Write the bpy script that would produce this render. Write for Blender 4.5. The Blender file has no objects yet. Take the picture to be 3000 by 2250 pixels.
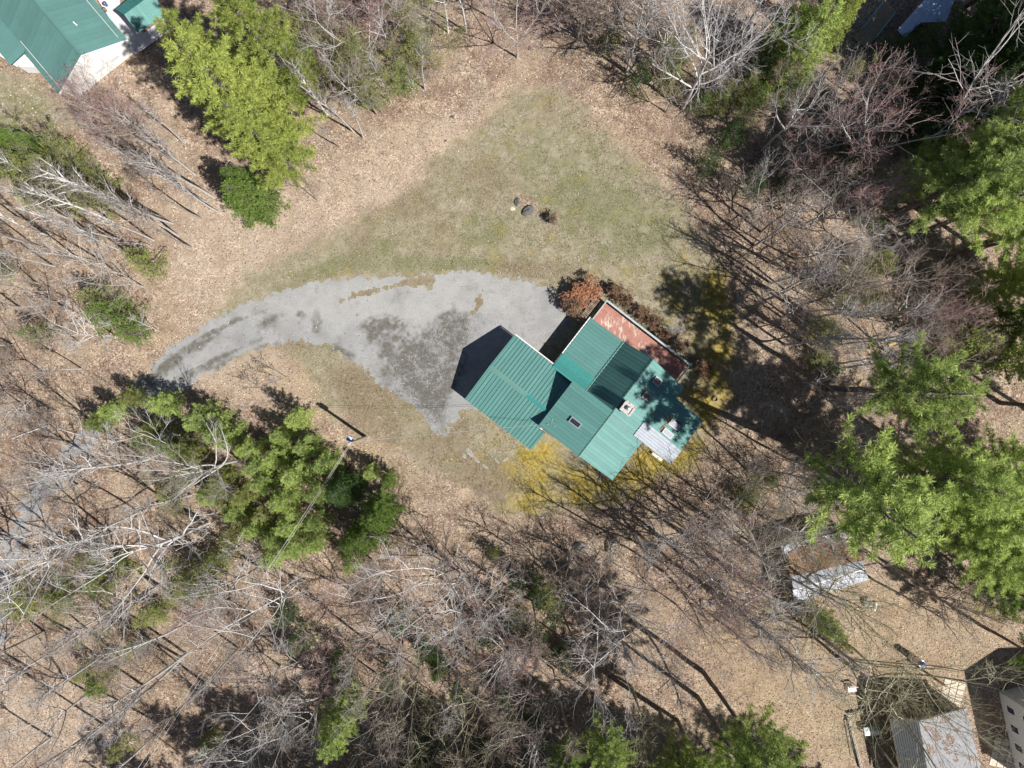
import bpy, math, random
import numpy as np

# ------------------------------------------------------------------ scene, camera, light
sc = bpy.context.scene
C = sc.collection
CAM_H = 77.0           # camera height above the ground, metres
PXM = 27.0             # photograph pixels per metre on the ground
SUN_EL = 50.0
SUN_DIR = (0.822, -0.569)     # horizontal direction towards the sun

cam_d = bpy.data.cameras.new('camera'); cam = bpy.data.objects.new('camera', cam_d); C.objects.link(cam)
cam.location = (0, 0, CAM_H); cam.rotation_euler = (0, 0, 0)
cam_d.sensor_fit = 'HORIZONTAL'; cam_d.angle = 2 * math.atan((1500 / PXM) / CAM_H)
cam_d.clip_end = 1500; cam_d.clip_start = 0.5
sc.camera = cam

W = bpy.data.worlds.new('World'); sc.world = W; W.use_nodes = True
nt = W.node_tree
sky = nt.nodes.new('ShaderNodeTexSky'); sky.sky_type = 'NISHITA'; sky.sun_disc = False
sky.air_density = 0.75; sky.dust_density = 0.4
sky.sun_elevation = math.radians(SUN_EL)
sky.sun_rotation = math.atan2(SUN_DIR[0], SUN_DIR[1])
nt.links.new(sky.outputs[0], nt.nodes['Background'].inputs[0])
nt.nodes['Background'].inputs[1].default_value = 0.05
sun_d = bpy.data.lights.new('sun', 'SUN'); sun_d.energy = 5.0; sun_d.angle = math.radians(0.5)
sun_d.color = (1.0, 0.955, 0.89)
sun = bpy.data.objects.new('sun', sun_d); C.objects.link(sun)
sun.location = (60, -42, 90)
sun.rotation_euler = (math.radians(90 - SUN_EL), 0, math.atan2(SUN_DIR[1], SUN_DIR[0]) + math.pi / 2)
vs = sc.view_settings
vs.view_transform = 'Standard'; vs.look = 'None'; vs.gamma = 1.0; vs.exposure = 0.62
vs.use_curve_mapping = False

# ------------------------------------------------------------------ helpers
def P(x, y, z=0.0):
    """photograph pixel (3000 x 2250) at height z -> world point"""
    k = (1 - z / CAM_H) / PXM
    return ((x - 1500) * k, -(y - 1125) * k, z)

def tag(o, label=None, cat=None, group=None, kind=None):
    if label: o['label'] = label
    if cat: o['category'] = cat
    if group: o['group'] = group
    if kind: o['kind'] = kind
    return o

def empty(name, loc, rz=0.0, label=None, cat=None, group=None):
    o = bpy.data.objects.new(name, None); C.objects.link(o)
    o.empty_display_size = 0.3
    o.location = loc; o.rotation_euler = (0, 0, rz)
    return tag(o, label, cat, group)

def link(name, me, parent=None, material=None):
    o = bpy.data.objects.new(name, me); C.objects.link(o)
    if parent is not None: o.parent = parent
    if material is not None:
        if not me.materials: me.materials.append(material)
        elif me.materials[0] != material:
            o.material_slots[0].link = 'OBJECT'; o.material_slots[0].material = material
    return o

def mesh_np(name, verts, loops, sizes, smooth=False):
    """fast mesh from numpy arrays; loops = flat vertex indices, sizes = loop count per face"""
    me = bpy.data.meshes.new(name)
    verts = np.asarray(verts, dtype=np.float32); loops = np.asarray(loops, dtype=np.int32).ravel()
    sizes = np.asarray(sizes, dtype=np.int32)
    me.vertices.add(len(verts)); me.vertices.foreach_set('co', verts.ravel())
    me.loops.add(len(loops)); me.loops.foreach_set('vertex_index', loops)
    me.polygons.add(len(sizes))
    st = np.zeros(len(sizes), dtype=np.int32); st[1:] = np.cumsum(sizes)[:-1]
    me.polygons.foreach_set('loop_start', st); me.polygons.foreach_set('loop_total', sizes)
    if smooth: me.polygons.foreach_set('use_smooth', np.ones(len(sizes), dtype=bool))
    me.update(calc_edges=True); me.validate()
    return me

class MB:
    """collects simple solids into one mesh"""
    def __init__(s): s.v = []; s.f = []
    def add(s, v, f):
        n = len(s.v); s.v += [tuple(p) for p in v]; s.f += [tuple(i + n for i in q) for q in f]; return s
    def box(s, x0, x1, y0, y1, z0, z1):
        v = [(x0,y0,z0),(x1,y0,z0),(x1,y1,z0),(x0,y1,z0),(x0,y0,z1),(x1,y0,z1),(x1,y1,z1),(x0,y1,z1)]
        return s.add(v, [(0,3,2,1),(4,5,6,7),(0,1,5,4),(1,2,6,5),(2,3,7,6),(3,0,4,7)])
    def prism(s, base, top):
        n = len(base)
        f = [tuple(range(n-1,-1,-1)), tuple(range(n,2*n))] + [(i,(i+1)%n,n+(i+1)%n,n+i) for i in range(n)]
        return s.add(list(base)+list(top), f)
    def tube(s, pts, rad, n=8, cap=True):
        """polyline tube"""
        if not hasattr(rad, '__len__'): rad = [rad]*len(pts)
        rings = []
        for i, p in enumerate(pts):
            a = np.array(pts[max(i-1,0)], float); b = np.array(pts[min(i+1,len(pts)-1)], float)
            d = b-a; d /= (np.linalg.norm(d)+1e-9)
            u = np.cross(d, (0,0,1) if abs(d[2])<0.9 else (1,0,0)); u /= np.linalg.norm(u); w = np.cross(d,u)
            rings.append([tuple(np.array(p)+rad[i]*(math.cos(2*math.pi*k/n)*u+math.sin(2*math.pi*k/n)*w)) for k in range(n)])
        v = [q for r in rings for q in r]; f = []
        for i in range(len(pts)-1):
            for k in range(n):
                f.append((i*n+k, i*n+(k+1)%n, (i+1)*n+(k+1)%n, (i+1)*n+k))
        if cap: f += [tuple(range(n-1,-1,-1)), tuple(range((len(pts)-1)*n, len(pts)*n))]
        return s.add(v, f)
    def lathe(s, prof, n=16, c=(0,0,0)):
        return s.tube([(c[0],c[1],c[2]+z) for r,z in prof], [max(r,1e-3) for r,z in prof], n)
    def build(s, name, material, parent=None, smooth=False, loc=None, rz=None):
        me = bpy.data.meshes.new(name); me.from_pydata(s.v, [], s.f); me.update()
        if smooth:
            for p in me.polygons: p.use_smooth = True
        o = link(name, me, parent, material)
        if loc is not None: o.location = loc
        if rz is not None: o.rotation_euler = (0,0,rz)
        return o

# ------------------------------------------------------------------ materials
def newmat(name):
    m = bpy.data.materials.new(name); m.use_nodes = True
    return m, m.node_tree, m.node_tree.nodes['Principled BSDF']

def srgb(r, g, b):
    f = lambda c: (c/255/12.92) if c/255 <= 0.04045 else ((c/255+0.055)/1.055)**2.4
    return (f(r), f(g), f(b))

def panel_vary(m, lo=0.9, hi=1.08):
    """sheets differ a little in fading from one to the next"""
    t = m.node_tree; b = t.nodes['Principled BSDF']; src = b.inputs['Base Color'].links[0].from_socket
    ob = t.nodes.new('ShaderNodeObjectInfo'); mr = t.nodes.new('ShaderNodeMapRange'); mr.inputs[3].default_value = lo; mr.inputs[4].default_value = hi
    t.links.new(ob.outputs['Random'], mr.inputs[0])
    n2 = t.nodes.new('ShaderNodeTexNoise'); n2.inputs['Scale'].default_value = 7; n2.inputs['Detail'].default_value = 6; n2.inputs['Roughness'].default_value = 0.8
    tc = t.nodes.new('ShaderNodeTexCoord'); t.links.new(tc.outputs['Object'], n2.inputs['Vector'])
    m2_ = t.nodes.new('ShaderNodeMapRange'); m2_.inputs[1].default_value = 0.35; m2_.inputs[2].default_value = 0.7; m2_.inputs[3].default_value = 0.9; m2_.inputs[4].default_value = 1.06; t.links.new(n2.outputs[0], m2_.inputs[0])
    mu = t.nodes.new('ShaderNodeMath'); mu.operation = 'MULTIPLY'; t.links.new(mr.outputs[0], mu.inputs[0]); t.links.new(m2_.outputs[0], mu.inputs[1])
    mx = t.nodes.new('ShaderNodeVectorMath'); mx.operation = 'SCALE'; t.links.new(src, mx.inputs[0]); t.links.new(mu.outputs[0], mx.inputs['Scale']); t.links.new(mx.outputs[0], b.inputs['Base Color'])

def mat(name, col, rough=0.7, var=0.15, scale=3.0, metal=0.0, col2=None, bump=0.0, detail=4.0, spec=0.4, stretch=None):
    m, t, b = newmat(name)
    tc = t.nodes.new('ShaderNodeTexCoord'); no = t.nodes.new('ShaderNodeTexNoise')
    no.inputs['Scale'].default_value = scale; no.inputs['Detail'].default_value = detail; no.inputs['Roughness'].default_value = 0.65
    if stretch:
        mp = t.nodes.new('ShaderNodeMapping'); mp.inputs['Scale'].default_value = stretch
        t.links.new(tc.outputs['Object'], mp.inputs[0]); t.links.new(mp.outputs[0], no.inputs['Vector'])
    else: t.links.new(tc.outputs['Object'], no.inputs['Vector'])
    cr = t.nodes.new('ShaderNodeValToRGB')
    c2 = col2 if col2 else tuple(min(1, c*(1+var)) for c in col)
    c1 = tuple(c*(1-var) for c in col)
    cr.color_ramp.elements[0].position = 0.3; cr.color_ramp.elements[1].position = 0.7
    cr.color_ramp.elements[0].color = (*c1, 1); cr.color_ramp.elements[1].color = (*c2, 1)
    t.links.new(no.outputs[0], cr.inputs[0]); t.links.new(cr.outputs[0], b.inputs['Base Color'])
    b.inputs['Roughness'].default_value = rough; b.inputs['Metallic'].default_value = metal
    b.inputs['Specular IOR Level'].default_value = spec
    if bump:
        bp = t.nodes.new('ShaderNodeBump'); bp.inputs['Strength'].default_value = bump; bp.inputs['Distance'].default_value = 0.05
        t.links.new(no.outputs[0], bp.inputs['Height']); t.links.new(bp.outputs[0], b.inputs['Normal'])
    return m

def foliage_mat(name, lo, hi, trans=0.35, scale=1.3):
    """needles: colour wanders from clump to clump and from spray to spray, part of the light passes through"""
    m, t, b = newmat(name)
    tc = t.nodes.new('ShaderNodeTexCoord'); no = t.nodes.new('ShaderNodeTexNoise'); no.inputs['Scale'].default_value = scale
    no.inputs['Detail'].default_value = 3
    t.links.new(tc.outputs['Object'], no.inputs['Vector'])
    geo = t.nodes.new('ShaderNodeNewGeometry')
    ob = t.nodes.new('ShaderNodeObjectInfo')
    a1 = t.nodes.new('ShaderNodeMath'); a1.operation = 'MULTIPLY_ADD'; a1.inputs[1].default_value = 0.25; a1.inputs[2].default_value = -0.1
    t.links.new(geo.outputs['Random Per Island'], a1.inputs[0])
    a2 = t.nodes.new('ShaderNodeMath'); a2.operation = 'MULTIPLY_ADD'; a2.inputs[1].default_value = 1.1
    t.links.new(no.outputs[0], a2.inputs[0]); t.links.new(a1.outputs[0], a2.inputs[2])
    a3 = t.nodes.new('ShaderNodeMath'); a3.operation = 'MULTIPLY_ADD'; a3.inputs[1].default_value = 0.25
    t.links.new(ob.outputs['Random'], a3.inputs[0]); t.links.new(a2.outputs[0], a3.inputs[2])
    cr = t.nodes.new('ShaderNodeValToRGB'); cr.color_ramp.elements[0].position = 0.3; cr.color_ramp.elements[1].position = 0.85
    cr.color_ramp.elements[0].color = (*lo, 1); cr.color_ramp.elements[1].color = (*hi, 1)
    t.links.new(a3.outputs[0], cr.inputs[0]); t.links.new(cr.outputs[0], b.inputs['Base Color'])
    b.inputs['Roughness'].default_value = 0.6; b.inputs['Specular IOR Level'].default_value = 0.25
    tr = t.nodes.new('ShaderNodeBsdfTranslucent'); t.links.new(cr.outputs[0], tr.inputs[0])
    mx = t.nodes.new('ShaderNodeMixShader'); mx.inputs[0].default_value = trans
    t.links.new(b.outputs[0], mx.inputs[1]); t.links.new(tr.outputs[0], mx.inputs[2])
    t.links.new(mx.outputs[0], t.nodes['Material Output'].inputs[0])
    return m

M = {}
M['roof'] = mat('roof_green_metal', (0.105, 0.25, 0.232), 0.65, 0.05, 0.6, spec=0.3)
M['roof_teal'] = mat('roof_teal_metal', (0.045, 0.245, 0.225), 0.5, 0.07, 0.8, spec=0.3)
M['roof_gap_shade'] = mat('roof_slab_shade_lines', (0.03, 0.065, 0.065), 0.7, 0.1, 1.0)  # dark slab seen through panel gaps, draws the shade lines beside the ribs
M['roof_cap'] = mat('ridge_cap_metal', (0.115, 0.235, 0.205), 0.5, 0.06, 1.0)
M['roof_n'] = mat('neighbour_roof_metal', (0.10, 0.215, 0.20), 0.5, 0.06, 0.5)
for k_ in ('roof','roof_teal','roof_n'): panel_vary(M[k_])
M['silver'] = mat('bare_sheet_metal', (0.34, 0.37, 0.42), 0.8, 0.15, 1.5, metal=0.0, stretch=(6, 1, 1))
M['wall'] = mat('cream_siding', (0.62, 0.58, 0.50), 0.7, 0.06, 2)
M['white'] = mat('white_paint', (0.78, 0.78, 0.78), 0.6, 0.04, 2)
M['trim'] = mat('weathered_white_trim', (0.66, 0.63, 0.60), 0.7, 0.12, 8)
M['glass'] = mat('skylight_glass', (0.03, 0.04, 0.06), 0.08, 0.1, 2, spec=0.6)
M['glass_pale'] = mat('frosted_skylight', (0.17, 0.19, 0.25), 0.5, 0.3, 14)
M['frame'] = mat('skylight_frame', (0.42, 0.38, 0.38), 0.5, 0.1, 4)
M['dark'] = mat('dark_metal', (0.03, 0.03, 0.035), 0.5, 0.2, 4)
M['chim'] = mat('chimney_stone', (0.44, 0.41, 0.385), 0.9, 0.25, 9, bump=0.6)
M['rail'] = mat('railing_blue_grey', (0.34, 0.40, 0.42), 0.7, 0.2, 5)
M['baluster'] = mat('brown_baluster', (0.20, 0.13, 0.09), 0.8, 0.2, 5)
M['deck'] = mat('worn_red_deck', (0.36, 0.175, 0.14), 0.85, 0.22, 1.6, bump=0.2, stretch=(2.2, 1, 1))
# worn patches of bare wood in the deck paint
t = M['deck'].node_tree; b = t.nodes['Principled BSDF']
_n = t.nodes.new('ShaderNodeTexNoise'); _n.inputs['Scale'].default_value = 1.5; _n.inputs['Detail'].default_value = 9; _n.inputs['Roughness'].default_value = 0.72
_g = t.nodes.new('ShaderNodeNewGeometry'); _mp = t.nodes.new('ShaderNodeMapping'); _mp.inputs['Rotation'].default_value = (0, 0, math.radians(-52.3)); _mp.inputs['Scale'].default_value = (1.0, 0.38, 1)
t.links.new(_g.outputs['Position'], _mp.inputs[0]); t.links.new(_mp.outputs[0], _n.inputs['Vector'])
_r = t.nodes.new('ShaderNodeValToRGB'); _r.color_ramp.elements[0].position = 0.545; _r.color_ramp.elements[1].position = 0.62
t.links.new(_n.outputs[0], _r.inputs[0])
_m = t.nodes.new('ShaderNodeMix'); _m.data_type = 'RGBA'
_src = b.inputs['Base Color'].links[0].from_socket
t.links.new(_r.outputs[0], _m.inputs[0]); t.links.new(_src, _m.inputs[6]); _m.inputs[7].default_value = (0.56, 0.48, 0.41, 1)
t.links.new(_m.outputs[2], b.inputs['Base Color'])
M['bark'] = mat('grey_bark', (0.43, 0.41, 0.395), 0.9, 0.3, 4)
M['bark_pale'] = mat('pale_grey_bark', (0.54, 0.52, 0.51), 0.9, 0.25, 4)
M['bark_brown'] = mat('brown_grey_bark', (0.28, 0.245, 0.22), 0.9, 0.3, 4)
M['bark_lichen'] = mat('lichen_bark', (0.36, 0.34, 0.25), 0.9, 0.3, 5)
M['birch'] = mat('white_birch_bark', (0.68, 0.67, 0.65), 0.8, 0.15, 5)
M['pine_bark'] = mat('pine_bark', (0.13, 0.11, 0.10), 0.95, 0.35, 5, bump=0.5)
M['twig_red'] = mat('red_maple_twig', (0.36, 0.26, 0.245), 0.85, 0.25, 2)
M['twig_grey'] = mat('grey_twig', (0.33, 0.30, 0.285), 0.9, 0.25, 2)
M['twig_pale'] = mat('pale_twig', (0.47, 0.45, 0.44), 0.9, 0.2, 2)
M['twig_brown'] = mat('brown_twig', (0.29, 0.23, 0.19), 0.9, 0.3, 2)
M['twig_olive'] = mat('olive_twig', (0.30, 0.28, 0.18), 0.9, 0.25, 2)
M['bud_red'] = mat('red_bud', (0.33, 0.13, 0.12), 0.8, 0.3, 6)
M['bud_green'] = foliage_mat('young_leaf', (0.16, 0.20, 0.05), (0.30, 0.34, 0.10), 0.4)
M['orange_leaf'] = mat('orange_dead_leaf', (0.42, 0.20, 0.11), 0.9, 0.4, 3)
M['litter_drift'] = mat('pale_brown_leaf', (0.30, 0.20, 0.14), 0.9, 0.3, 4)
M['brown_leaf'] = mat('brown_dead_leaf', (0.26, 0.16, 0.10), 0.9, 0.45, 3)
M['pine_yellow'] = foliage_mat('pine_yellow_green', (0.085, 0.125, 0.025), (0.47, 0.54, 0.14))
M['pine_green'] = foliage_mat('pine_green', (0.06, 0.105, 0.03), (0.52, 0.63, 0.19))
M['pine_fresh'] = foliage_mat('young_pine_green', (0.10, 0.16, 0.042), (0.50, 0.62, 0.19))
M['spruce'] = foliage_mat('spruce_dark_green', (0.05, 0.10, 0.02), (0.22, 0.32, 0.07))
M['dark_green'] = foliage_mat('dark_and_shaded_needles', (0.025, 0.06, 0.018), (0.10, 0.18, 0.05))  # shade of shadowed evergreens put into the colour; also one truly dark spruce
M['hemlock'] = foliage_mat('hemlock_olive', (0.13, 0.155, 0.045), (0.38, 0.42, 0.13))
M['pole'] = mat('utility_pole_wood', (0.30, 0.26, 0.21), 0.9, 0.25, 5)
M['galv'] = mat('painted_transformer', (0.62, 0.66, 0.72), 0.35, 0.05, 3)
M['blue'] = mat('blue_paint_and_sky_reflection', (0.04, 0.14, 0.55), 0.4, 0.1, 3)  # paint, and the sky reflection coloured onto the transformer lid
M['wire'] = mat('pale_wire', (0.42, 0.40, 0.38), 0.6, 0.1, 3)
M['wire_dark'] = mat('dark_wire', (0.06, 0.06, 0.06), 0.6, 0.1, 3)
M['rock_dark'] = mat('dark_rock', (0.10, 0.10, 0.10), 0.9, 0.35, 5, bump=0.8)
M['rock'] = mat('grey_rock', (0.30, 0.28, 0.25), 0.9, 0.3, 4, bump=0.8)
M['ledge'] = mat('pale_ledge', (0.27, 0.25, 0.215), 0.95, 0.3, 3, bump=0.6)
M['terracotta'] = mat('terracotta', (0.40, 0.20, 0.12), 0.8, 0.2, 4)
M['wood'] = mat('weathered_wood', (0.30, 0.23, 0.17), 0.9, 0.25, 4)
M['log'] = mat('cut_log', (0.42, 0.32, 0.12), 0.9, 0.3, 4)
M['red'] = mat('dark_red_paint', (0.20, 0.05, 0.045), 0.6, 0.1, 3)
M['teal_rail'] = mat('teal_rail', (0.16, 0.34, 0.36), 0.6, 0.15, 3)
M['shed_roof'] = mat('sky_tinted_shed_roof', (0.46, 0.55, 0.72), 0.5, 0.1, 2)  # pale metal with the reflected blue sky put into its colour
M['tin'] = mat('weathered_tin_roof', (0.40, 0.42, 0.47), 0.7, 0.22, 2.5, metal=0.0)
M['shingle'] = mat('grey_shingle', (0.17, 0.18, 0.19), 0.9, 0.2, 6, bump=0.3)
M['shingle_lit'] = mat('sunlit_shingle', (0.25, 0.25, 0.26), 0.9, 0.25, 4, bump=0.3)  # paler copy of the shingle, sunlight put into the colour
M['cream_stone'] = mat('cream_patio_stone', (0.52, 0.47, 0.38), 0.9, 0.15, 3)
M['block'] = mat('concrete_block', (0.58, 0.54, 0.46), 0.95, 0.15, 5)
M['platform'] = mat('porch_boards', (0.52, 0.52, 0.54), 0.7, 0.06, 3)
M['car'] = mat('white_car_paint', (0.78, 0.79, 0.82), 0.25, 0.02, 2, spec=0.6)
M['rubber'] = mat('black_rubber', (0.02, 0.02, 0.02), 0.8, 0.1, 4)

# ------------------------------------------------------------------ noise and polygon masks (numpy)
def vnoise(x, y, s, seed):
    x = x*s; y = y*s
    xi = np.floor(x).astype(np.int64); yi = np.floor(y).astype(np.int64); fx = x-xi; fy = y-yi
    fx = fx*fx*(3-2*fx); fy = fy*fy*(3-2*fy)
    def h(a, b):
        n = (a*374761393 + b*668265263 + seed*974711) & 0x7fffffff
        n = ((n ^ (n >> 13))*1274126177) & 0x7fffffff
        return ((n ^ (n >> 16)) & 0xffff)/65535.0
    return (h(xi,yi)*(1-fx)+h(xi+1,yi)*fx)*(1-fy)+(h(xi,yi+1)*(1-fx)+h(xi+1,yi+1)*fx)*fy
def fbm(x, y, s, seed, o=4):
    r = 0; a = 0.5; tot = 0
    for k in range(o): r = r+a*vnoise(x, y, s*2**k, seed+k*17); tot += a; a *= 0.5
    return r/tot
def sdf(poly, x, y):
    """signed distance in metres to a polygon given in photograph pixels; negative inside"""
    p = np.array([P(*q)[:2] for q in poly]); d = np.full(x.shape, 1e18); ins = np.zeros(x.shape, bool)
    for i in range(len(p)):
        a = p[i]; b = p[(i+1) % len(p)]; e = b-a
        wx = x-a[0]; wy = y-a[1]; tt = np.clip((wx*e[0]+wy*e[1])/(e@e+1e-12), 0, 1)
        d = np.minimum(d, (wx-tt*e[0])**2+(wy-tt*e[1])**2)
        if a[1] != b[1]:
            c = ((a[1] > y) != (b[1] > y)) & (x < (b[0]-a[0])*(y-a[1])/(b[1]-a[1])+a[0]); ins ^= c
    d = np.sqrt(d); return np.where(ins, -d, d)
def sstep(a, b, v):
    t_ = np.clip((v-a)/(b-a), 0, 1); return t_*t_*(3-2*t_)
def blob(x, y, px, py, rx, ry=None, rot=0.0):
    cx, cy, _ = P(px, py); ry = ry or rx; c = math.cos(rot); s_ = math.sin(rot)
    dx = (x-cx)*PXM; dy = (y-cy)*PXM
    return np.exp(-(((dx*c+dy*s_)/rx)**2+((-dx*s_+dy*c)/ry)**2))

LAWN = [(1620,268),(1680,295),(1760,365),(1860,460),(1975,562),(2070,675),(2120,800),(2160,930),(2170,1080),(2130,1210),(2060,1320),
        (1990,1390),(1880,1430),(1740,1490),(1590,1510),(1460,1500),(1370,1450),(1290,1370),(1190,1320),(1090,1290),(980,1180),(900,1090),(800,1020),
        (600,1110),(540,1080),(600,965),(660,880),(760,795),(870,725),(1010,660),(1150,572),(1290,460),(1390,375),(1480,300),(1550,268)]
DRIVE = [(-150,1900),(-60,1640),(60,1420),(180,1290),(300,1190),(400,1105),(510,1010),(620,940),(730,882),(860,838),(960,818),(1060,802),(1180,812),(1268,798),(1380,795),(1480,805),(1560,822),
         (1620,850),(1652,885),(1655,935),(1625,985),(1590,1025),(1575,1100),(1480,1180),(1370,1200),(1300,1277),(1262,1255),(1205,1180),(1160,1165),(1105,1120),
         (1040,1062),(960,1016),(880,996),(800,1012),(700,1052),(600,1105),(500,1155),(400,1215),(300,1300),(200,1410),(110,1560),(60,1720),(20,1950)]
YARD = [(2000,1700),(2300,1760),(2600,1700),(2900,1760),(2950,1950),(2800,2000),(2600,2100),(2500,2260),(2250,2260),(2150,2050),(2050,1900)]
NLAWN = [(-200,180),(40,200),(180,290),(240,330),(150,380),(60,350),(-200,420)]
COURT = [(2700,2000),(2960,1930),(3200,1900),(3200,2400),(2560,2400),(2500,2000)]

def nodes_ground():
    m, t, b = newmat('leaf_litter_and_lawn')
    N = t.nodes; L = t.links
    geo = N.new('ShaderNodeNewGeometry')
    def noise(scale, detail=4, rough=0.6, dist=0.0):
        n = N.new('ShaderNodeTexNoise'); n.inputs['Scale'].default_value = scale; n.inputs['Detail'].default_value = detail
        n.inputs['Roughness'].default_value = rough; n.inputs['Distortion'].default_value = dist
        L.new(geo.outputs['Position'], n.inputs['Vector']); return n.outputs[0]
    def ramp(src, stops):
        r = N.new('ShaderNodeValToRGB'); e = r.color_ramp.elements
        while len(e) < len(stops): e.new(0.5)
        for k, (p, c) in enumerate(stops): e[k].position = p; e[k].color = (*c, 1)
        L.new(src, r.inputs[0]); return r.outputs[0]
    def mix(f, a, b_, mode='MIX'):
        x = N.new('ShaderNodeMix'); x.data_type = 'RGBA'; x.blend_type = mode
        if isinstance(f, (int, float)): x.inputs[0].default_value = f
        else: L.new(f, x.inputs[0])
        for s_, i in ((a, 6), (b_, 7)):
            if isinstance(s_, tuple): x.inputs[i].default_value = (*s_, 1)
            else: L.new(s_, x.inputs[i])
        return x.outputs[2]
    def math_(op, a, b_=None, c=None):
        x = N.new('ShaderNodeMath'); x.operation = op; x.use_clamp = True
        for i, s_ in enumerate((a, b_, c)):
            if s_ is None: continue
            if isinstance(s_, (int, float)): x.inputs[i].default_value = s_
            else: L.new(s_, x.inputs[i])
        return x.outputs[0]
    def attr(n):
        a = N.new('ShaderNodeAttribute'); a.attribute_name = n
        s_ = N.new('ShaderNodeSeparateColor'); L.new(a.outputs['Color'], s_.inputs[0]); return s_.outputs
    m1 = attr('m1'); m2 = attr('m2')
    # dead leaves: one random colour per leaf-sized cell
    def cells(scale):
        v = N.new('ShaderNodeTexVoronoi'); v.inputs['Scale'].default_value = scale; L.new(geo.outputs['Position'], v.inputs['Vector'])
        s_ = N.new('ShaderNodeSeparateColor'); L.new(v.outputs['Color'], s_.inputs[0]); return s_.outputs[0]
    leaf_stops = [(0.0, (0.05,0.033,0.024)), (0.2, (0.145,0.099,0.069)), (0.45, (0.30,0.211,0.15)), (0.75, (0.435,0.33,0.245)), (1.0, (0.70,0.59,0.49))]
    leafA = ramp(cells(6.5), leaf_stops); leafB = ramp(cells(13.0), leaf_stops)
    leaf = mix(0.42, leafA, leafB)
    leaf = mix(ramp(noise(0.55, 6, 0.7), [(0.43, (0,0,0)), (0.62, (1,1,1))]), leaf, mix(0.68, leaf, (0.14,0.09,0.067)))
    leaf = mix(ramp(noise(0.085, 4, 0.65, 0.4), [(0.46, (0,0,0)), (0.62, (1,1,1))]), leaf, mix(0.45, leaf, (0.15,0.10,0.075)))
    leaf = mix(ramp(noise(0.23, 5, 0.7, 0.5), [(0.45, (0,0,0)), (0.65, (1,1,1))]), leaf, mix(0.5, leaf, (0.40,0.32,0.22)))
    leaf = mix(ramp(noise(0.31, 6, 0.75, 1.2), [(0.50, (0,0,0)), (0.68, (1,1,1))]), leaf, mix(0.5, leaf, (0.27,0.245,0.215)))
    leaf = mix(ramp(noise(1.3, 5, 0.8, 0.8), [(0.58, (0,0,0)), (0.72, (1,1,1))]), leaf, mix(0.7, leaf, (0.09,0.065,0.05)))
    leaf = mix(m2[2], leaf, mix(0.32, leaf, (0.52,0.43,0.34)))         # paler, drier drifts
    leaf = mix(m2[1], leaf, mix(0.42, leaf, (0.33,0.255,0.155)))         # thin grass showing through
    # lawn: straw, olive and green
    straw = ramp(noise(3.0, 6, 0.75), [(0.25, (0.145,0.125,0.092)), (0.5, (0.26,0.228,0.168)), (0.75, (0.37,0.335,0.26))])
    olive = ramp(noise(4.2, 6, 0.75), [(0.25, (0.095,0.092,0.038)), (0.55, (0.195,0.182,0.095)), (0.8, (0.30,0.28,0.17))])
    green = ramp(noise(5.0, 5, 0.7), [(0.3, (0.08,0.10,0.038)), (0.7, (0.19,0.20,0.095))])
    lawn = mix(ramp(noise(0.42, 6, 0.7), [(0.38, (0,0,0)), (0.62, (1,1,1))]), straw, mix(0.68, straw, olive))
    lawn = mix(ramp(noise(0.9, 5, 0.7), [(0.42, (0,0,0)), (0.68, (1,1,1))]), lawn, mix(0.5, lawn, (0.40,0.36,0.28)))
    lawn = mix(ramp(noise(1.6, 5, 0.75, 0.6), [(0.50, (0,0,0)), (0.72, (1,1,1))]), lawn, mix(0.6, lawn, (0.105,0.09,0.055)))
    lawn = mix(m2[0], lawn, mix(0.62, lawn, green))
    moss = ramp(noise(2.6, 6, 0.75), [(0.25, (0.09,0.07,0.02)), (0.40, (0.20,0.15,0.025)), (0.56, (0.34,0.265,0.065)), (0.75, (0.40,0.35,0.22))])
    lawn = mix(m1[1], lawn, moss)
    dirt = ramp(noise(2.2, 7, 0.75), [(0.25, (0.085,0.064,0.045)), (0.55, (0.21,0.165,0.11)), (0.8, (0.34,0.285,0.20))])
    lawn = mix(m1[2], lawn, dirt)
    # stray leaves on the grass
    stray = math_('MULTIPLY', math_('GREATER_THAN', cells(7.0), 0.86), ramp(noise(0.8, 3), [(0.4, (0,0,0)), (0.7, (1,1,1))]))
    lawn = mix(math_('MULTIPLY', stray, 0.6), lawn, leafB)
    col = mix(m1[0], leaf, lawn)
    L.new(col, b.inputs['Base Color']); b.inputs['Roughness'].default_value = 0.95; b.inputs['Specular IOR Level'].default_value = 0.1
    bp = N.new('ShaderNodeBump'); bp.inputs['Strength'].default_value = 0.75; bp.inputs['Distance'].default_value = 0.09
    hgt = N.new('ShaderNodeMath'); hgt.operation = 'ADD'; L.new(cells(5.0), hgt.inputs[0]); L.new(noise(1.6, 6, 0.7), hgt.inputs[1])
    L.new(hgt.outputs[0], bp.inputs['Height']); L.new(bp.outputs[0], b.inputs['Normal'])
    return m

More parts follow.
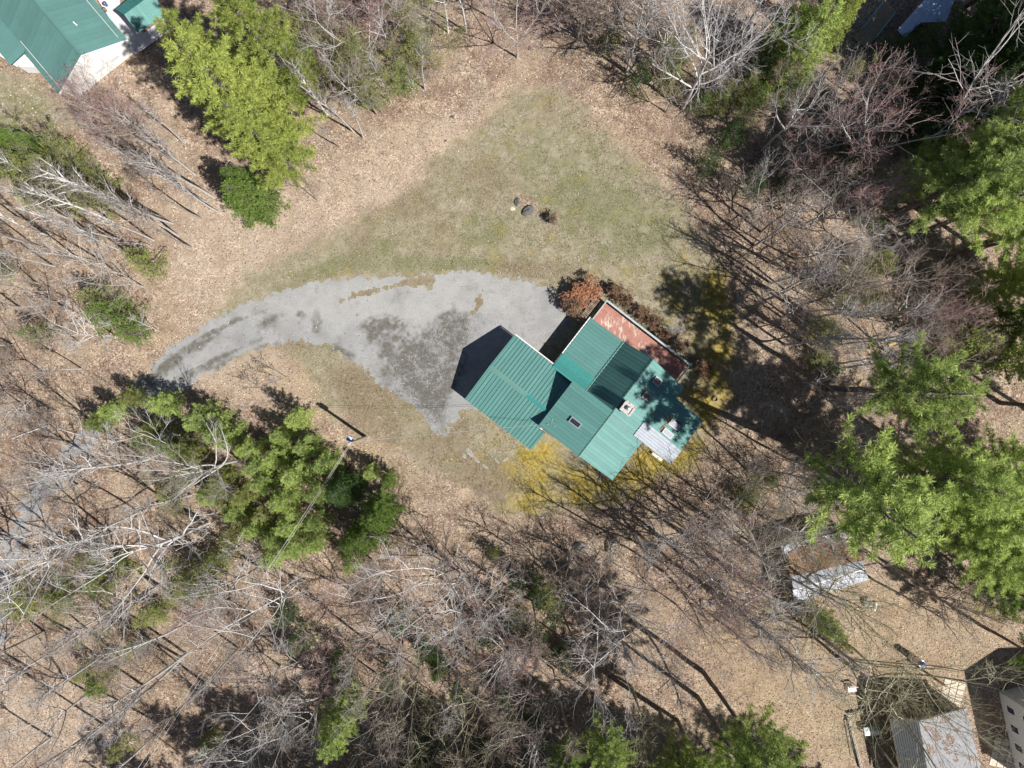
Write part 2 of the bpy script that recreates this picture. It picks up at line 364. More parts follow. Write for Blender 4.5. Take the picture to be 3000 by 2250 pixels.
def make_ground():
    fx = np.arange(-66, 66.01, 0.3); fy = np.arange(-52, 52.01, 0.3)
    out = np.array([-700, -400, -220, -130, -90])
    X = np.concatenate([out, fx, -out[::-1]]); Y = np.concatenate([out, fy, -out[::-1]])
    gx, gy = np.meshgrid(X, Y); x = gx.ravel(); y = gy.ravel()
    nx = len(X); ny = len(Y)
    z = np.where((abs(x) < 90) & (abs(y) < 90), 0, 0.0)
    i, j = np.meshgrid(np.arange(nx-1), np.arange(ny-1)); a = (j*nx+i).ravel()
    loops = np.stack([a, a+1, a+nx+1, a+nx], 1)
    me = mesh_np('ground', np.stack([x, y, z], 1), loops, np.full(len(a), 4))
    wob = (fbm(x, y, 0.25, 3)-0.5)*4.5+(fbm(x, y, 1.1, 9)-0.5)*2.2
    lawn = 1-sstep(-1.0, 1.0, sdf(LAWN, x, y)+wob*0.8+(fbm(x, y, 2.4, 14)-0.5)*1.6)
    nl = 1-sstep(-0.8, 0.8, sdf(NLAWN, x, y)+wob*0.7)
    # island bed of leaves round the rocks
    bed = np.clip(blob(x, y, 1545, 595, 55, 24, -0.75)*2-0.5+(fbm(x, y, 1.5, 5)-0.5), 0, 1)
    lawn = np.clip(np.maximum(lawn, nl)-bed, 0, 1)
    n1 = fbm(x, y, 0.5, 21, 5); n2 = fbm(x, y, 0.3, 33, 5); n3 = fbm(x, y, 0.9, 55, 5)
    moss = sum(blob(x, y, *q) for q in [(2110,900,75,180),(2140,1080,55,150),(2070,1200,60,110),(1990,1330,90,70),(1900,1390,110,70),(1780,1440,110,60),(1640,1420,110,90),(1500,1360,80,50),(1570,1460,120,50),(2000,850,90,60),(1590,1330,60,40)])
    moss = np.clip((np.clip(moss, 0, 1.05)*1.5-0.40+(n1-0.5)*2.2+(n3-0.5)*2.6)*0.62, 0, 1)
    dirt = sum(w*blob(x, y, *q) for w, q in [(1,(1250,1290,140,80)),(1,(1360,1400,120,90)),(1,(1150,1230,100,80)),(0.9,(1080,1150,90,60)),(0.8,(760,920,170,30,0.55)),(0.8,(1280,690,80,60)),(0.9,(1260,735,60,20)),(0.7,(1150,640,140,60,0.6)),
                                       (0.8,(1550,790,160,30)),(0.6,(1430,560,150,120)),(0.7,(1420,1430,120,60)),(0.6,(1000,1100,120,60)),(0.9,(870,1010,120,40)),(0.8,(1650,810,100,30)),(0.6,(1600,330,60,60)),(1.2,(1130,848,120,16,0.2)),(1.2,(1235,825,50,20)),(1.3,(1398,895,26,40)),(0.6,(1090,1180,90,90))])
    dirt = np.clip(np.clip(dirt, 0, 1)*1.1-0.35+(n2-0.5)*1.8, 0, 0.85)
    green = sum(w*blob(x, y, *q) for w, q in [(1,(1060,745,120,28,0.4)),(1,(1420,700,80,40)),(0.9,(1430,645,60,25)),(0.8,(1250,560,90,50,0.5)),(0.8,(1800,610,150,120)),(0.7,(1860,700,140,90)),(1.1,(900,805,150,26,0.42)),(1.0,(1150,770,140,24,0.1)),(0.9,(1400,770,140,20)),
                                        (0.6,(1560,480,160,120)),(0.9,(1300,780,140,14)),(0.5,(1250,1200,80,60)),(0.8,(60,300,150,90)),(0.5,(1680,560,140,110))])
    green = np.clip(green*1.2-0.35+(n3-0.5)*2.4, 0, 1)
    yard = 1-sstep(-2.5, 2.5, sdf(YARD, x, y)+wob)
    # fringe of the lawn towards the woods on the pole side: mostly leaves over thin grass
    pale = np.clip(sum(blob(x, y, *q) for q in [(620,800,160,220),(850,640,200,120,0.5),(1080,520,180,80,0.5),(160,2080,250,180),(700,640,160,120),(1250,420,200,80,0.5),(640,1080,160,60,0.3),(820,1130,140,70),(2400,1650,250,120)])*1.3-0.2+(n2-0.5)*1.0, 0, 1)
    thin = np.clip(sum(blob(x, y, *q) for q in [(900,1130,200,90),(1080,1330,90,60),(1130,1400,120,80)])*1.2-0.2+(n1-0.5)*1.4, 0, 1)
    for nm, (r, g, b_) in {'m1': (lawn, moss, dirt), 'm2': (green, np.clip(yard+thin, 0, 1), pale)}.items():
        at = me.color_attributes.new(nm, 'FLOAT_COLOR', 'POINT')
        at.data.foreach_set('color', np.stack([r, g, b_, np.ones_like(r)], 1).astype(np.float32).ravel())
    o = link('ground', me, None, nodes_ground())
    tag(o, 'leaf covered forest floor with a patchy lawn in the clearing', 'ground', kind='structure')
make_ground()

def make_drive():
    s = 0.13
    p = np.array([P(*q)[:2] for q in DRIVE])
    X = np.arange(-58, p[:,0].max()+1, s); Y = np.arange(p[:,1].min()-1, p[:,1].max()+1, s)
    gx, gy = np.meshgrid(X, Y); x = gx.ravel(); y = gy.ravel(); nx = len(X)
    wob = (fbm(x, y, 0.7, 71)-0.5)*1.1+(fbm(x, y, 2.5, 72, 3)-0.5)*1.1
    d = sdf(DRIVE, x, y)+wob
    # leaves hide the drive more and more where it runs into the woods
    px = x*PXM+1500; py = 1125-y*PXM
    fade = 1-sstep(240, 500, px)
    d = d+fade*(0.6+3.2*np.clip(fbm(x, y, 0.45, 90, 5)-0.45, 0, 1)+5.0*np.clip(fbm(x, y, 2.2, 91, 3)-0.5, 0, 1))
    # broken strips of soil along the upper rim
    for (ax, ay, bx, by, w) in [(1030,868,1150,840,0.10),(1100,850,1200,828,0.14),(1190,830,1262,822,0.30),(1240,815,1258,838,0.30),(1408,865,1395,905,0.09),(1395,905,1378,928,0.06),(1000,880,1040,866,0.12)]:
        a = np.array(P(ax,ay)[:2]); b = np.array(P(bx,by)[:2]); e = b-a
        tt = np.clip(((x-a[0])*e[0]+(y-a[1])*e[1])/(e@e), 0, 1)
        dd = np.hypot(x-a[0]-tt*e[0], y-a[1]-tt*e[1])+(fbm(x, y, 2.2, 93)-0.5)*0.9
        d = np.where(dd < w, 1, d)
    d = d.reshape(gx.shape)
    cin = (d[:-1,:-1] < 0) & (d[1:,:-1] < 0) & (d[:-1,1:] < 0) & (d[1:,1:] < 0)
    jj, ii = np.nonzero(cin); a = jj*nx+ii
    loops = np.stack([a, a+1, a+nx+1, a+nx], 1)
    used, inv = np.unique(loops.ravel(), return_inverse=True)
    x = x[used]; y = y[used]
    me = mesh_np('driveway', np.stack([x, y, np.full(len(x), 0.012)], 1), inv.reshape(-1, 4), np.full(len(a), 4))
    g = lambda *q: blob(x, y, *q)
    n1 = fbm(x, y, 0.8, 101, 5); n2 = fbm(x, y, 2.0, 102, 4)
    wet = sum(w*g(*q) for w, q in [(1,(1085,965,22,38)),(0.9,(1140,985,60,40)),(1,(1280,990,60,45)),(0.9,(1330,960,45,50)),(1,(1240,1060,70,60)),(1,(1300,1120,50,60)),(1,(880,930,16,32)),(0.8,(930,965,22,30)),(0.9,(1050,922,12,9)),(0.9,(1313,928,14,16)),
                                 (0.8,(1180,1010,60,40)),(0.9,(1260,1160,40,50)),(0.8,(1160,940,40,26)),(0.8,(1200,1090,60,70)),(0.7,(1330,1060,50,60)),(0.6,(1120,1060,40,40)),(0.8,(780,945,40,16,0.4)),(0.8,(800,1010,60,14,0.2)),(0.8,(700,1050,70,12,0.45)),(0.9,(600,1000,80,20,0.55)),(1,(470,1090,90,20,0.65)),(0.9,(560,1100,90,16,0.5)),(0.8,(350,1190,80,40,0.7)),(0.7,(960,1030,40,12)),(0.7,(1285,1180,20,60)),(1.0,(1010,1035,40,12,-0.4)),(0.9,(640,965,110,7,0.5)),(0.9,(520,1045,110,8,0.62)),(0.8,(660,1040,110,7,0.42)),(0.8,(760,915,90,6,0.4))])
    wet = np.clip(np.clip(wet, 0, 1.1)*1.3-0.5+(n1-0.5)*2.6+(fbm(x, y, 3.2, 120, 3)-0.5)*2.2*np.clip(wet, 0, 1), 0, 1)
    crk = np.clip(sum(g(*q) for q in [(1230,1080,90,70),(1200,1170,70,60),(1270,1220,60,50),(1350,960,60,50),(1300,1030,70,70)])*1.3-0.25, 0, 1)
    pale = np.clip(sum(g(*q) for q in [(1320,850,90,60),(1200,870,200,70),(1420,860,120,60),(1000,900,200,50)])*1.2+(n2-0.5), 0, 1)
    at = me.color_attributes.new('m1', 'FLOAT_COLOR', 'POINT')
    at.data.foreach_set('color', np.stack([wet, crk, pale, np.ones_like(x)], 1).astype(np.float32).ravel())
    m, t, b = newmat('old_asphalt'); N = t.nodes; L = t.links
    geo = N.new('ShaderNodeNewGeometry'); A = N.new('ShaderNodeAttribute'); A.attribute_name = 'm1'
    S = N.new('ShaderNodeSeparateColor'); L.new(A.outputs['Color'], S.inputs[0])
    def noise(sc_, det, ro=0.6):
        n = N.new('ShaderNodeTexNoise'); n.inputs['Scale'].default_value = sc_; n.inputs['Detail'].default_value = det; n.inputs['Roughness'].default_value = ro
        L.new(geo.outputs['Position'], n.inputs['Vector']); return n.outputs[0]
    def ramp(src, st):
        r = N.new('ShaderNodeValToRGB'); e = r.color_ramp.elements
        while len(e) < len(st): e.new(0.5)
        for k, (p_, c) in enumerate(st): e[k].position = p_; e[k].color = (*c, 1)
        L.new(src, r.inputs[0]); return r.outputs[0]
    def mix(f, a_, c):
        q = N.new('ShaderNodeMix'); q.data_type = 'RGBA'
        if isinstance(f, float): q.inputs[0].default_value = f
        else: L.new(f, q.inputs[0])
        for s_, i in ((a_, 6), (c, 7)):
            if isinstance(s_, tuple): q.inputs[i].default_value = (*s_, 1)
            else: L.new(s_, q.inputs[i])
        return q.outputs[2]
    base = ramp(noise(1.4, 8, 0.72), [(0.25, (0.175,0.174,0.174)), (0.5, (0.27,0.27,0.27)), (0.8, (0.35,0.348,0.342))])
    base = mix(S.outputs[2], base, mix(0.5, base, (0.355,0.352,0.335)))
    base = mix(ramp(noise(0.35, 6, 0.75), [(0.48, (0,0,0)), (0.66, (1,1,1))]), base, mix(0.55, base, (0.15,0.148,0.145)))
    wetc = ramp(noise(2.5, 6, 0.7), [(0.3, (0.075,0.072,0.064)), (0.7, (0.165,0.158,0.138))])
    col = mix(S.outputs[0], base, wetc)
    v = N.new('ShaderNodeTexVoronoi'); v.feature = 'DISTANCE_TO_EDGE'; v.inputs['Scale'].default_value = 4.6; L.new(geo.outputs['Position'], v.inputs['Vector'])
    vc = N.new('ShaderNodeTexVoronoi'); vc.inputs['Scale'].default_value = 4.6; L.new(geo.outputs['Position'], vc.inputs['Vector'])
    vs_ = N.new('ShaderNodeSeparateColor'); L.new(vc.outputs['Color'], vs_.inputs[0])
    chip = N.new('ShaderNodeMath'); chip.operation = 'MULTIPLY'; L.new(ramp(vs_.outputs[0], [(0.45, (0,0,0)), (0.6, (0.9,0.9,0.9))]), chip.inputs[0]); L.new(ramp(S.outputs[1], [(0.1, (0,0,0)), (0.5, (1,1,1))]), chip.inputs[1])
    chm = N.new('ShaderNodeMath'); chm.operation = 'MULTIPLY'; L.new(chip.outputs[0], chm.inputs[0]); L.new(ramp(noise(0.8, 4, 0.7), [(0.46, (0,0,0)), (0.6, (0.8,0.8,0.8))]), chm.inputs[1])
    col = mix(chm.outputs[0], col, (0.275,0.278,0.282))
    cr = ramp(v.outputs[0], [(0.0, (1,1,1)), (0.09, (0,0,0))])
    mm = N.new('ShaderNodeMath'); mm.operation = 'MULTIPLY'; L.new(cr, mm.inputs[0]); L.new(S.outputs[1], mm.inputs[1])
    col = mix(mm.outputs[0], col, (0.07,0.067,0.06))
    # hairline cracks everywhere
    v2 = N.new('ShaderNodeTexVoronoi'); v2.feature = 'DISTANCE_TO_EDGE'; v2.inputs['Scale'].default_value = 0.32; v2.inputs['Detail'].default_value = 3; L.new(geo.outputs['Position'], v2.inputs['Vector'])
    dn = N.new('ShaderNodeTexNoise'); dn.inputs['Scale'].default_value = 0.9; dn.inputs['Detail'].default_value = 5; L.new(geo.outputs['Position'], dn.inputs['Vector'])
    va = N.new('ShaderNodeVectorMath'); va.operation = 'MULTIPLY_ADD'; va.inputs[1].default_value = (1.8,1.8,0); L.new(dn.outputs['Color'], va.inputs[0]); L.new(geo.outputs['Position'], va.inputs[2])
    L.new(va.outputs[0], v2.inputs['Vector']); v2.inputs['Detail'].default_value = 0; v2.inputs['Scale'].default_value = 0.22
    c2 = ramp(v2.outputs[0], [(0.0, (1,1,1)), (0.006, (0,0,0))])
    cm2 = N.new('ShaderNodeMath'); cm2.operation = 'MULTIPLY'; L.new(c2, cm2.inputs[0]); L.new(ramp(noise(0.33, 2), [(0.52, (0,0,0)), (0.6, (0.7,0.7,0.7))]), cm2.inputs[1])
    col = mix(cm2.outputs[0], col, (0.09,0.078,0.066))
    fine = ramp(noise(5.5, 5, 0.7), [(0.3, (0.82,0.82,0.82)), (0.7, (1.12,1.12,1.12))])
    mu = N.new('ShaderNodeMix'); mu.data_type = 'RGBA'; mu.blend_type = 'MULTIPLY'; mu.inputs[0].default_value = 1; L.new(col, mu.inputs[6]); L.new(fine, mu.inputs[7]); col = mu.outputs[2]
    L.new(col, b.inputs['Base Color']); b.inputs['Roughness'].default_value = 0.9
    bp = N.new('ShaderNodeBump'); bp.inputs['Strength'].default_value = 0.35; bp.inputs['Distance'].default_value = 0.03
    L.new(noise(9, 4), bp.inputs['Height']); L.new(bp.outputs[0], b.inputs['Normal'])
    o = link('driveway', me, None, m)
    tag(o, 'cracked pale grey asphalt driveway with darker patches', 'driveway', kind='structure')
make_drive()

# ------------------------------------------------------------------ roofs
def clip(poly, axis, val, keep_greater):
    """Sutherland-Hodgman against one line in 2D"""
    out = []
    for i in range(len(poly)):
        a = poly[i]; b = poly[(i+1) % len(poly)]
        ia = (a[axis] >= val) == keep_greater; ib = (b[axis] >= val) == keep_greater
        if ia: out.append(a)
        if ia != ib:
            t_ = (val-a[axis])/(b[axis]-a[axis]); out.append((a[0]+t_*(b[0]-a[0]), a[1]+t_*(b[1]-a[1])))
    return out

def roof_plane(parent, pts, material, slope_dir, spacing, rib=(0.06, 0.06), thick=0.14, slab_mat=None, gap=0.015, skip=None, teal=None):
    """a roof slope: a dark slab under ribbed metal panels, gaps added as rib shade lines. pts in parent space, planar; slope_dir = horizontal run of the ribs"""
    p = [np.array(q, float) for q in pts]
    n = np.cross(p[1]-p[0], p[2]-p[0]); n /= np.linalg.norm(n)
    if n[2] < 0: n = -n
    p = [np.array((q[0], q[1], p[0][2]-(n[0]*(q[0]-p[0][0])+n[1]*(q[1]-p[0][1]))/n[2])) for q in p]
    area = sum(p[i][0]*p[(i+1)%len(p)][1]-p[(i+1)%len(p)][0]*p[i][1] for i in range(len(p)))
    if area < 0: p = p[::-1]
    d = np.array((slope_dir[0], slope_dir[1], 0.0)); d[2] = -(n[0]*d[0]+n[1]*d[1])/n[2]; d /= np.linalg.norm(d)
    e = np.cross(n, d)
    o0 = p[0]
    slab = MB().prism([tuple(q-n*thick) for q in p], [tuple(q) for q in p]).build('roof_slope', slab_mat or M['roof_gap_shade'], parent)
    uv = [((q-o0)@e, (q-o0)@d) for q in p]
    lo = min(q[0] for q in uv); hi = max(q[0] for q in uv)
    k = 0; x = lo
    while x < hi-0.02:
        x1 = min(x+spacing, hi)
        if hi-x1 < 0.1: x1 = hi
        strip = clip(clip(uv, 0, x, True), 0, x1-gap, False) if x1 < hi else clip(uv, 0, x, True)
        if len(strip) >= 3:
            to3 = lambda q, h: tuple(o0+e*q[0]+d*q[1]+n*h)
            b = MB(); b.prism([to3(q, 0.002) for q in strip], [to3(q, 0.022) for q in strip])
            r = clip(strip, 0, x+rib[0], False)
            if len(r) >= 3: b.prism([to3(q, 0.024) for q in r], [to3(q, 0.022+rib[1]) for q in r])
            mm = material
            if teal:
                c = sum((np.array(to3(q, 0)) for q in strip))/len(strip)
                if teal(c): mm = M['roof_teal']
            b.build('roof_panel', mm, slab)
        x = x1; k += 1
    return slab

def ridge(parent, a, b, w, material, drop=0.10, name='ridge_cap', lift=0.075):
    a = np.array(a, float); b = np.array(b, float); d = b-a; d /= np.linalg.norm(d); s_ = np.cross(d, (0,0,1)); s_ /= np.linalg.norm(s_)
    v = []
    for q in (a, b):
        v += [tuple(q-s_*w+np.array((0,0,lift-drop))), tuple(q+np.array((0,0,lift+0.02))), tuple(q+s_*w+np.array((0,0,lift-drop))), tuple(q+np.array((0,0,lift-0.03)))]
    f = [(0,1,5,4),(1,2,6,5),(2,3,7,6),(3,0,4,7),(3,2,1,0),(4,5,6,7)]
    return MB().add(v, f).build(name, material, parent)

# ------------------------------------------------------------------ main house
HA = math.radians(52.3); OA, OB = 4.0, 7.0
hu = (math.cos(HA), math.sin(HA)); hv = (math.sin(HA), -math.cos(HA))
house = empty('house', (OA*hu[0]+OB*hv[0], OA*hu[1]+OB*hv[1], 0), HA,
              'rambling house with stepped green metal roofs, red deck and attached garage', 'house')
def h(a, b, z): return (a-OA, -(b-OB), z)
def hpoly(l): return [h(*q) for q in l]
HW = lambda a, b, z=0: (a*hu[0]+b*hv[0], a*hu[1]+b*hv[1], z)

def wall_prism(parent, prof, along, lo, hi, material, name='wall'):
    if along == 'b': base = [h(a, lo, z) for a, z in prof]; top = [h(a, hi, z) for a, z in prof]
    else: base = [h(lo, b, z) for b, z in prof]; top = [h(hi, b, z) for b, z in prof]
    return MB().prism(base, top).build(name, material, parent)
wall_prism(house, [(-3.85,0),(3.8,0),(3.8,2.38),(0,4.08),(-3.85,2.36)], 'b', -2.45, 5.4, M['wall'])
wall_prism(house, [(2.75,0),(13.5,0),(13.5,4.95),(9.65,5.98),(6.53,3.08),(2.75,2.36)], 'a', 3.95, 10.15, M['wall'])
wall_prism(house, [(5.15,0),(13.45,0),(13.45,4.92),(9.7,5.98),(5.15,4.70)], 'a', -1.15, 3.9, M['wall'])
wall_prism(house, [(13.3,0),(17.4,0),(17.4,4.05),(13.3,5.05)], 'a', 3.97, 8.6, M['wall'])

SP = 0.40
# garage: two slopes, ribs run down to the eaves; the lower slope runs on past the house corner
za = lambda a: 4.3-abs(a)*0.447
roof_plane(house, hpoly([(0,-2.82,za(0)),(4.25,-2.82,za(4.25)),(4.25,2.2,za(4.25)),(4.0,2.5,za(4.0)),(3.99,5.12,za(3.99)),(0,5.12,za(0))]), M['roof'], (1,0), SP, (0.05,0.055), gap=0.014)
roof_plane(house, hpoly([(0,-2.82,za(0)),(-4.28,-2.82,za(4.28)),(-4.28,5.83,za(4.28)),(-1.95,5.83,za(1.95)),(-1.95,5.12,za(1.95)),(0,5.12,za(0))]), M['roof'], (-1,0), SP, (0.05,0.055), gap=0.014)
ridge(house, h(0,-2.84,4.3), h(0,1.9,4.3), 0.26, M['roof_cap'])
ridge(house, h(0,1.9,4.31), h(0,5.1,4.31), 0.2, M['roof_teal'])
MB().box(*sorted((4.29-OA,4.40-OA)), *sorted((-(-2.9-OB),-(2.2-OB))), 2.24, 2.44).build('fascia_board', M['trim'], house)
# gable trim
for s_ in (1, -1):
    MB().prism([h(0,-2.95,4.22),h(0,-2.85,4.22),h(s_*4.3,-2.85,2.30),h(s_*4.3,-2.95,2.30)] if s_ > 0 else [h(0,-2.85,4.22),h(0,-2.95,4.22),h(s_*4.3,-2.95,2.30),h(s_*4.3,-2.85,2.30)],
               [h(0,-2.95,4.38),h(0,-2.85,4.38),h(s_*4.3,-2.85,2.46),h(s_*4.3,-2.95,2.46)] if s_ > 0 else [h(0,-2.85,4.38),h(0,-2.95,4.38),h(s_*4.3,-2.95,2.46),h(s_*4.3,-2.85,2.46)]).build('barge_board', M['roof'], house)
# low wing: shallow slope, steep slope, then the long sunny slope
zl = lambda b: 2.5+(b-2.3)*0.19
zb = zl(6.53)
roof_plane(house, hpoly([(3.95,2.3,zl(2.3)),(10.55,2.3,zl(2.3)),(10.55,6.53,zb),(3.95,6.53,zb)]), M['roof'], (0,1), SP)
roof_plane(house, hpoly([(3.97,2.25,zl(2.25)+0.05),(5.8,2.25,zl(2.25)+0.05),(5.8,6.4,zl(6.4)+0.05),(3.97,6.4,zl(6.4)+0.05)]), M['roof_teal'], (0,1), SP, thick=0.02, slab_mat=M['roof_teal'])
RZ = 6.2
roof_plane(house, hpoly([(4.12,6.55,zb+0.02),(10.58,6.55,zb+0.02),(10.58,9.62,RZ),(4.12,9.62,RZ)]), M['roof'], (0,1), SP)
ridge(house, h(4.2,6.5,zb), h(10.6,6.5,zb), 0.11, M['roof_cap'], 0.06, 'flashing', 0.10)
zr = lambda b: RZ-0.25*(b-9.66)
roof_plane(house, hpoly([(3.40,9.7,zr(9.7)),(10.56,9.7,zr(9.7)),(10.3,14.03,zr(14.03)),(9.02,14.03,zr(14.03)),(9.02,17.86,zr(17.86)),(3.47,17.86,zr(17.86)),(3.47,14.0,zr(14)),(3.40,14.0,zr(14))]), M['roof'], (0,1), SP)
roof_plane(house, hpoly([(3.42,12.85,zr(12.85)+0.11),(5.2,12.85,zr(12.85)+0.11),(5.2,17.92,zr(17.92)+0.11),(3.42,17.92,zr(17.92)+0.11)]), M['silver'], (0,1), 0.3, (0.07,0.05), gap=0.03, thick=0.03, slab_mat=M['roof_gap_shade'])
ridge(house, h(4.1,9.66,RZ), h(10.6,9.66,RZ), 0.13, M['roof_cap'])
# front gable wing
zf = lambda b: RZ-0.28*(9.7-b)
roof_plane(house, hpoly([(-1.65,4.72,zf(4.72)),(4.08,4.72,zf(4.72)),(4.08,9.69,zf(9.69)),(-1.65,9.69,zf(9.69))]), M['roof'], (0,1), SP)
roof_plane(house, hpoly([(-1.6,9.71,zr(9.71)),(3.36,9.71,zr(9.71)),(3.36,14.02,zr(14.02)),(-1.5,14.02,zr(14.02))]), M['roof'], (0,1), SP)
ridge(house, h(-1.68,9.7,RZ), h(4.1,9.7,RZ), 0.15, M['roof_cap'])
# white gutter on the driveway eave
MB().box(4.4-OA, 10.6-OA, -(2.28-OB), -(2.16-OB), 2.34, 2.47).build('gutter', M['white'], house)

def skylight(a, b, la, lb, zfun, glass, tilt=0.0, hgt=0.22):
    r = MB(); w = 0.075
    z0 = lambda bb: zfun(bb)+0.03
    def ring(a0,a1,b0,b1,h0,h1):
        r.prism([h(a0,b1,z0(b1)+h0),h(a0,b0,z0(b0)+h0),h(a1,b0,z0(b0)+h0),h(a1,b1,z0(b1)+h0)][::1],[h(a0,b1,z0(b1)+h1),h(a0,b0,z0(b0)+h1),h(a1,b0,z0(b0)+h1),h(a1,b1,z0(b1)+h1)])
    a0,a1,b0,b1 = a-la/2,a+la/2,b-lb/2,b+lb/2
    ring(a0,a0+w,b0,b1,-0.05,hgt); ring(a1-w,a1,b0,b1,-0.05,hgt); ring(a0+w,a1-w,b0,b0+w,-0.05,hgt-0.002); ring(a0+w,a1-w,b1-w,b1,-0.05,hgt-0.002)
    sk = r.build('skylight', M['frame'], house)
    g = MB(); a0+=w; a1-=w; b0+=w; b1-=w
    g.prism([h(a0,b1,z0(b1)+hgt-0.05),h(a0,b0,z0(b0)+hgt-0.05),h(a1,b0,z0(b0)+hgt-0.05),h(a1,b1,z0(b1)+hgt-0.05)],[h(a0,b1,z0(b1)+hgt-0.02),h(a0,b0,z0(b0)+hgt-0.02),h(a1,b0,z0(b0)+hgt-0.02),h(a1,b1,z0(b1)+hgt-0.02)])
    g.build('pane', glass, sk)
skylight(0.80, 7.39, 0.62, 1.22, zf, M['glass'])
skylight(9.09, 11.37, 0.75, 0.85, zr, M['glass'])
skylight(7.27, 11.48, 0.75, 0.85, zr, M['glass'])
skylight(6.79, 15.60, 0.62, 1.2, zr, M['glass_pale'])
skylight(5.70, 15.60, 0.62, 1.2, lambda b: zr(b)+0.02, M['glass_pale'])
# chimney with metal cowl
ch = MB(); ch.box(5.08-0.5-OA, 5.08+0.5-OA, -(10.5+0.52-OB), -(10.5-0.52-OB), 5.4, 7.15)
chim = ch.build('chimney', M['chim'], house)
rr = random.Random(5); cs = MB()
for i in range(26):   # rough stone rim
    t_ = i/26*4; k = int(t_); f_ = (t_-k)*1.04-0.52
    x, y = [(f_,-0.52),(0.52,f_),(-f_,0.52),(-0.52,-f_)][k]
    s_ = rr.uniform(0.07,0.12); cs.box(5.08+x*0.97-s_-OA, 5.08+x*0.97+s_-OA, -(10.5+y-OB)-s_, -(10.5+y-OB)+s_, 7.05, 7.15+rr.uniform(0.03,0.10))
cs.build('rim_stones', M['chim'], chim)
MB().lathe([(0.13,7.1),(0.13,7.42),(0.24,7.46),(0.05,7.66),(0.0,7.67)], 14, (5.08-OA, -(10.5-OB), 0)).build('flue_cowl', M['galv'], chim, True)
# vent pipes on the front roof and the bathroom vent
for a, b, z0, r_, hh in [(-1.0,5.35,zf(5.35),0.035,0.06),(-0.65,5.55,zf(5.55),0.035,0.06),(-0.35,5.45,zf(5.45),0.035,0.06),(-0.75,6.0,zf(6.0),0.035,0.06),(-1.05,5.0,za(1.05),0.10,0.35)]:
    MB().lathe([(r_,z0-0.1),(r_,z0+hh),(r_*1.6,z0+hh+0.02),(r_*0.4,z0+hh+0.1)], 10, (a-OA,-(b-OB),0)).build('vent_pipe', M['galv'], house, True)
# garage doors on the driveway gable, windows
for a in (-1.9, 1.9):
    d_ = MB().box(a-1.35-OA, a+1.35-OA, -(-2.44-OB), -(-2.50-OB), 0.0, 2.15).build('garage_door', M['white'], house)
    for k in range(4): MB().box(a-1.3-OA, a+1.3-OA, -(-2.505-OB), -(-2.525-OB), 0.08+k*0.52, 0.54+k*0.52).build('door_panel', M['white'], d_)
for a0, b0, ln, z0, z1, side in [(6.2,2.75,1.2,0.9,1.9,'b'),(8.6,2.75,1.2,0.9,1.9,'b')]:
    w_ = MB().box(a0-ln/2-OA, a0+ln/2-OA, -(b0-0.03-OB), -(b0-0.06-OB), z0, z1).build('window', M['white'], house)
    MB().box(a0-ln/2+0.08-OA, a0+ln/2-0.08-OA, -(b0-0.062-OB), -(b0-0.075-OB), z0+0.08, z1-0.08).build('pane', M['glass'], w_)
for b0 in (7.2, 11.6):   # doors to the deck
    w_ = MB().box(10.16-OA, 10.21-OA, -(b0+0.9-OB), -(b0-0.9-OB), 1.02, 2.6 if b0 < 8 else 3.0).build('glass_door', M['white'], house)
    MB().box(10.212-OA, 10.225-OA, -(b0+0.8-OB), -(b0-0.8-OB), 1.1, 2.5 if b0 < 8 else 2.9).build('pane', M['glass'], w_)
# electric meter on the garage end
MB().box(-2.4-OA, -2.1-OA, -(5.6-OB), -(5.42-OB), 1.2, 1.7).build('electric_meter', M['galv'], house)

# deck on the back of the house
DZ = 1.0
dk = MB()
for b0 in np.arange(2.75, 13.6, 1.8):
    dk.box(10.25-OA, 13.05-OA, -(b0+0.08-OB), -(b0-0.08-OB), DZ-0.25, DZ-0.05)
    dk.box(12.9-OA, 13.04-OA, -(b0+0.07-OB), -(b0-0.07-OB), 0, DZ-0.2501)
deck = dk.build('deck', M['wood'], house)
k = 0; a = 10.22
while a < 13.12:
    MB().box(a-OA, a+0.137-OA, -(13.62-OB), -(2.62-OB), DZ-0.045, DZ).build('deck_board', M['deck'], deck); a += 0.145
rail = MB()
rail.box(13.02-OA, 13.22-OA, -(13.74-OB), -(2.5-OB), 1.93, 1.98)
rail.box(10.55-OA, 13.015-OA, -(2.62-OB), -(2.5-OB), 1.93, 1.978); rail.box(10.62-OA, 13.015-OA, -(13.74-OB), -(13.6-OB), 1.93, 1.978)
for b0 in np.linspace(2.58, 13.66, 7): rail.box(13.06-OA, 13.17-OA, -(b0+0.05-OB), -(b0-0.05-OB), 0.7, 1.925)
rl = rail.build('deck_railing', M['rail'], house)
bal = MB().box(-0.02, 0.02, -0.02, 0.02, 0.95, 1.926); bm = bpy.data.meshes.new('baluster'); bm.from_pydata(bal.v, [], bal.f)
spots = [(13.12, b0) for b0 in np.arange(2.75, 13.55, 0.165)]+[(a0, 2.56) for a0 in np.arange(10.7, 13.0, 0.165)]+[(a0, 13.66) for a0 in np.arange(10.75, 13.0, 0.165)]
for a0, b0 in spots:
    o = link('baluster', bm, rl, M['baluster']); o.location = h(a0, b0, 0)
# slats added where the deck balusters only cast their shadow on the ground
st = MB()
for i in range(16): st.box(10.6+i*0.2-OA, 10.6+i*0.2+0.11-OA, -(2.0-OB), -(1.35-OB), 0.30, 0.34)
st.box(10.5-OA, 13.9-OA, -(1.44-OB), -(1.38-OB), 0.0, 0.299); st.box(10.5-OA, 13.9-OA, -(1.97-OB), -(1.91-OB), 0.0, 0.299)
st.build('baluster_shadow_slats', M['wood'], house)
